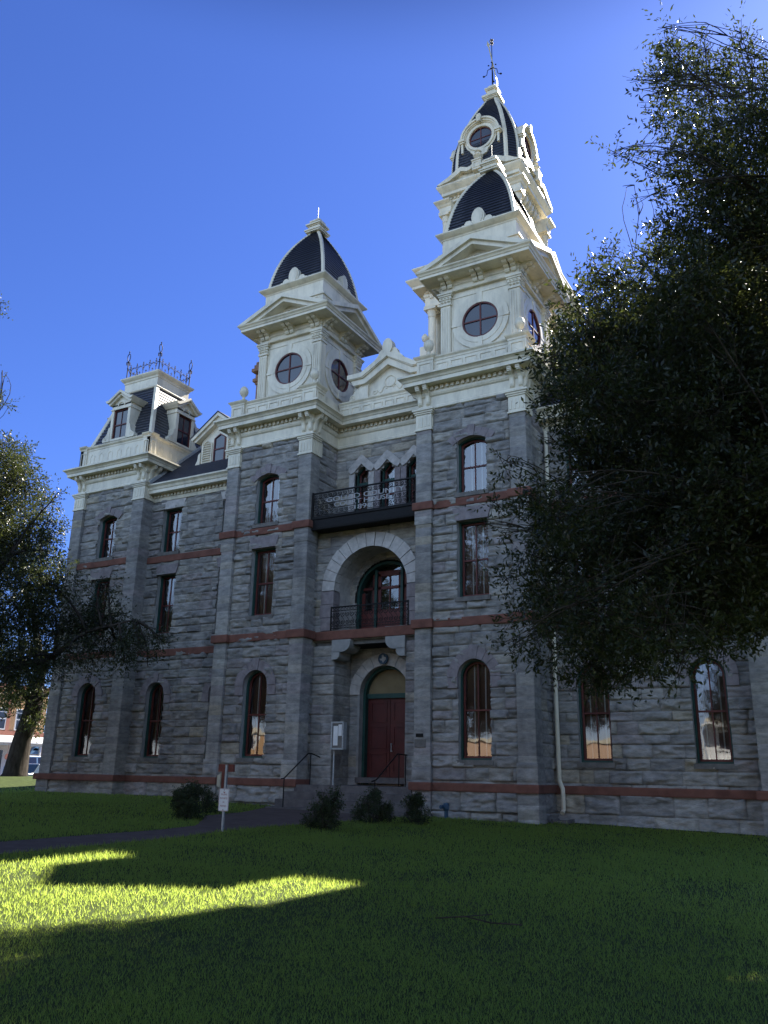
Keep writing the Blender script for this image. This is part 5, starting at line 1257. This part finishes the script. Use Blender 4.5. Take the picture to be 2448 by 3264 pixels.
for c in (22.8, 25.7, 28.5, 31.1, 33.3):
    w = sh('window', MWHITE, lambda m: m.box(-60.1, -59.88, c-.55, c+.55, 4.85, 6.95))
    sh('pane', MGLASS2, lambda m: [m.box(-60, -59.865, c-.45, c+.45, z0, z1) for z0, z1 in ((4.95, 5.85), (5.95, 6.5), (6.58, 6.86))], w)
sh('awning', MTIN, lambda m: m.prism([(-60, 4.35), (-60, 4.25), (-56.6, 3.52), (-56.6, 3.62)], 20, 36.5))
sh('awning_beam', MCR, lambda m: m.box(-56.9, -56.7, 20, 36.5, 3.3, 3.52))
for yy in (22, 25, 28.7, 33.7): sh('awning_post', MWHITE, lambda m: m.box(-56.9, -56.74, yy-.08, yy+.08, .24, 3.4))
sh('shop_front', MWHITE, lambda m: m.box(-60.1, -59.9, 20, 36.2, .24, 3.4))
sh('shop_window', MGLASS2, lambda m: [m.box(-60, -59.88, a, b, .9, 2.9) for a, b in ((20.6, 23), (23.6, 26), (26.5, 29), (29.4, 31.8), (33.4, 34.9))])
sh('column', MOBR, lambda m: m.box(-60.1, -59.6, 36.05, 36.45, .24, 3.4))
mb = MB(); mb.T = lambda p: Vector((-59.84-.05*(p.y), 35.6+p.x, p.z)); mb.prism([(-.62, 2.62), (-.62, 2.85), (-.5, 3.2), (-.25, 3.42), (.05, 3.5), (.5, 3.55), (.5, 3.2), (.45, 2.85), (.4, 2.62)], 0, -1)
sg = mb.build('shop_sign', MBLUE); tag(sg, 'blue arched shop sign hanging on the white wall under the tin awning', 'sign')
sg.data.materials[0] = simple('sky_blue_sign_paint', (.10, .22, .42), (.15, .30, .52), 4, .5, 0)
mb = MB(); mb.T = lambda p: Vector((-59.78, 35.58+p.x, p.z)); mb.prism([(.3*math.cos(t*PI/12), 3.0+.24*math.sin(t*PI/12)) for t in range(13)], 0, .02)
mb.build('sign_arc', MWHITE, sg)
mb = MB(); mb.T = lambda p: Vector((-59.80, 35.58+p.x, p.z)); mb.box(-.35, .35, 0, .03, 2.72, 2.95); mb.build('sign_bar', MRBR, sg)
mb = MB(); mb.T = lambda p: Vector((-56.2+.05*p.y, 29.55+p.x, p.z)); mb.prism([(.27*math.cos(t*PI/12), 2.25+.27*math.sin(t*PI/12)) for t in range(24)], 0, 1)
mb.tube([(0, .5, 2.5), (0, .5, 3.5)], .02, 5); tag(mb.build('round_sign', MRBR), 'round red sign hanging from the shop awning', 'sign')
# vehicles at the kerb
def car(name, label, cat, x, y, rz, L, W, H, body, suv=False, gnd=.12):
    C = tag(empty(name, (x, y, gnd)), label, cat); C.rotation_euler = (0, 0, rz)
    m = MB(); h1 = H*.56
    if suv: prof = [(-L/2, .35), (-L/2+.05, h1+.1), (-L/2+.18, h1+.12), (-L/2+.35, H-.06), (-L/2+.6, H), (L*.12, H), (L*.2, H-.08), (L*.31, h1+.1), (L*.47, h1-.02), (L/2, h1-.2), (L/2, .35)]
    else: prof = [(-L/2, .35), (-L/2, h1-.1), (-L/2+.15, h1), (-L*.36, h1+.03), (-L*.22, H-.05), (-L*.1, H), (L*.06, H-.02), (L*.24, h1+.02), (L*.44, h1-.12), (L/2, h1-.28), (L/2, .35)]
    n = len(prof); a = []; b = []
    for px_, pz in prof:
        w = W/2*(1-.22*max(0, (pz-h1)/(H-h1))); a.append(m.P((px_, -w, pz))); b.append(m.P((px_, w, pz)))
    m.f.append(a[::-1]); m.f.append(b)
    for i in range(n): j = (i+1) % n; m.f.append([a[i], a[j], b[j], b[i]])
    bd = m.build('body', body, C)
    md = bd.modifiers.new('bevel', 'BEVEL'); md.width = .05; md.segments = 2
    g = MB()
    wz = lambda z: W/2*(1-.22*max(0, (z-h1)/(H-h1)))+.008
    spans = [(-L/2+.4, -L*.2), (-L*.17, L*.02), (L*.05, L*.22)] if suv else [(-L*.24, -L*.06), (-L*.04, L*.16)]
    for s in (-1, 1):
        for i, (p, q) in enumerate(spans):
            z0, z1 = h1+.1, H-.12; sl = .0 if suv and i < 2 else (.28 if i == len(spans)-1 else .1); sl2 = .12 if (not suv and i == 0) else 0
            g.face([(p, s*wz(z0), z0), (q+sl*.4, s*wz(z0), z0), (q-sl*.5, s*wz(z1), z1), (p+sl2, s*wz(z1), z1)][::-s])
    f = prof[6 if suv else 6]; e = prof[7]; wf, we = wz(f[1])*.86, wz(e[1])*.9
    g.face([(f[0]+.05, -wf, f[1]-.02), (e[0], -we, e[1]+.03), (e[0], we, e[1]+.03), (f[0]+.05, wf, f[1]-.02)])
    g.build('car_glass', MGLASS2, C)
    for sx in (-.31, .31):
        for s in (-1, 1):
            w = MB(); w.T = lambda p, sx=sx, s=s: Vector((sx*L+p.x, s*(W/2-.1)+p.z, .33+p.y)); w.lathe([(.33, -.1), (.33, .1), (.2, .11)], (0, 0, 0), 18); w.build('wheel', MIRON, C)
    for s in (-1, 1):
        k = MB(); k.box(L/2-.06, L/2+.01, s*W*.4-.14, s*W*.4+.14, h1-.32, h1-.18); k.build('headlight', MWHITE, C)
def cpaint(name, c):
    m = simple(name, tuple(v*.9 for v in c), c, 2, .25, 0, .01, .6); return m
car('parked_car', 'dark blue grey saloon car with a pale windscreen parked behind the leaning tree', 'car', -34.6, 15.9, PI/2+.15, 4.5, 1.75, 1.46, cpaint('blue_grey_car_paint', (.05, .08, .11)), gnd=.12)
car('parked_suv', 'blue van with white window frames parked behind the saloon car', 'van', -39.6, 19.8, PI/2, 4.9, 1.9, 2.02, cpaint('pale_blue_van_paint', (.12, .2, .34)), True)
car('parked_car', 'dark car at the left edge of the photo behind the tree trunk', 'car', -37.8, 12.2, PI/2, 4.4, 1.75, 1.42, cpaint('dark_blue_car_paint', (.03, .05, .10)))

# ================================================================== BEHIND THE PHOTOGRAPHER (seen mirrored in the courthouse windows)
def townhouse(x0, x1, y0, y1, h, mat, label, nwin, name='street_building', balc=False):
    B = tag(empty(name, ((x0+x1)/2, y1, 0)), label, 'building'); ox, oy = (x0+x1)/2, y1
    def bb(nm, m_, fn):
        m = MB(); m.T = lambda p: Vector((p.x-ox, p.y-oy, p.z)); fn(m); return m.build(nm, m_, B)
    bb('wall', mat, lambda m: m.box(x0, x1, y0, y1, -.3, h)); bb('parapet', MCR, lambda m: m.box(x0-.2, x1+.2, y0-.2, y1+.25, h, h+.5))
    for k in range(nwin):
        c = x0+(x1-x0)*(k+.5)/nwin
        for z0, z1 in ((.7, 2.7),)+(((4.4, 6.3),) if h > 6 else ()):
            w = bb('window', MWHITE, lambda m: m.box(c-.75, c+.75, y1-.05, y1+.05, z0-.1, z1+.1)); bb('pane', MGLASS2, lambda m: m.box(c-.62, c+.62, y1, y1+.07, z0, z1))
    if balc:
        bb('gallery', MWHITE, lambda m: [m.box(x0, x1, y1, y1+2.2, 3.4, 3.6), m.box(x0, x1, y1+2.1, y1+2.2, 4.4, 4.5), m.box(x0, x1, y1, y1+2.4, 6.9, 7.1)]+[m.box(x, x+.16, y1+2.05, y1+2.2, 0, 7) for x in np.linspace(x0, x1-.16, 5)]+[m.box(x, x+.05, y1+2.1, y1+2.15, 3.6, 4.4) for x in np.linspace(x0, x1-.1, 40)])
    return B
MPEACH = simple('peach_stucco', (.55, .36, .24), (.66, .45, .31), 3, .85, .1)
townhouse(-62, -36, -84, -70, 6.4, MOBR, 'orange brick street building mirrored in the windows left of the door', 6)
townhouse(-33, -4, -84, -70, 5.2, MPEACH, 'long low peach stucco building mirrored in the tall window right of the door', 7)
townhouse(-1, 14, -82, -70, 7.4, MWHITE, 'white two storey house with a balcony mirrored in the rightmost window', 4, balc=True)
townhouse(18, 48, -84, -70, 6.0, MPEACH, 'peach stucco shop row behind the photographer to the right', 6)
def dup(o, loc, rz, sc, label):
    c = o.copy(); COL.objects.link(c); c.location = loc; c.rotation_euler = (0, 0, rz); c.scale = (sc,)*3; c['label'] = label; c['group'] = 'oaks behind the photographer'
    for ch in list(o.children): cp(ch, c)
for i, (x, y, rz, sc, lb) in enumerate(((-31, -24, 0, 1.4, 'live oak mirrored in the windows of the left pavilion'), (-16, -24, .3, 1.4, 'live oak mirrored in the tall windows left of the door'), (-2, -27, 0, 1.35, 'live oak mirrored in the upper windows beside the balcony'), (10, -35, 1.2, 1.5, 'live oak close behind the photographer'),
        (23, -30, 1.6, 1.4, 'live oak mirrored in the windows right of the downspout'), (-47, -22, .5, 1.45, 'live oak mirrored at the edge of the left windows'), (36, -24, 3.0, 1.4, 'live oak behind the photographer at the far right'), (30, -12, 2.6, 1.2, 'live oak standing right of the overhanging oak, outside the frame'), (-31, -12, .4, 1.25, 'live oak standing on the left lawn outside the frame'),
        (-60, -36, 1.0, 1.5, 'live oak far out on the left lawn, mirrored in the pavilion windows'), (-9, -40, 2.4, 1.6, 'tall live oak in the second row behind the photographer'), (-70, -52, 3.0, 1.5, 'live oak at the far street corner, mirrored in the pavilion windows'))):
    dup(TR, (x, y, ground(x, y)), rz, sc, lb)
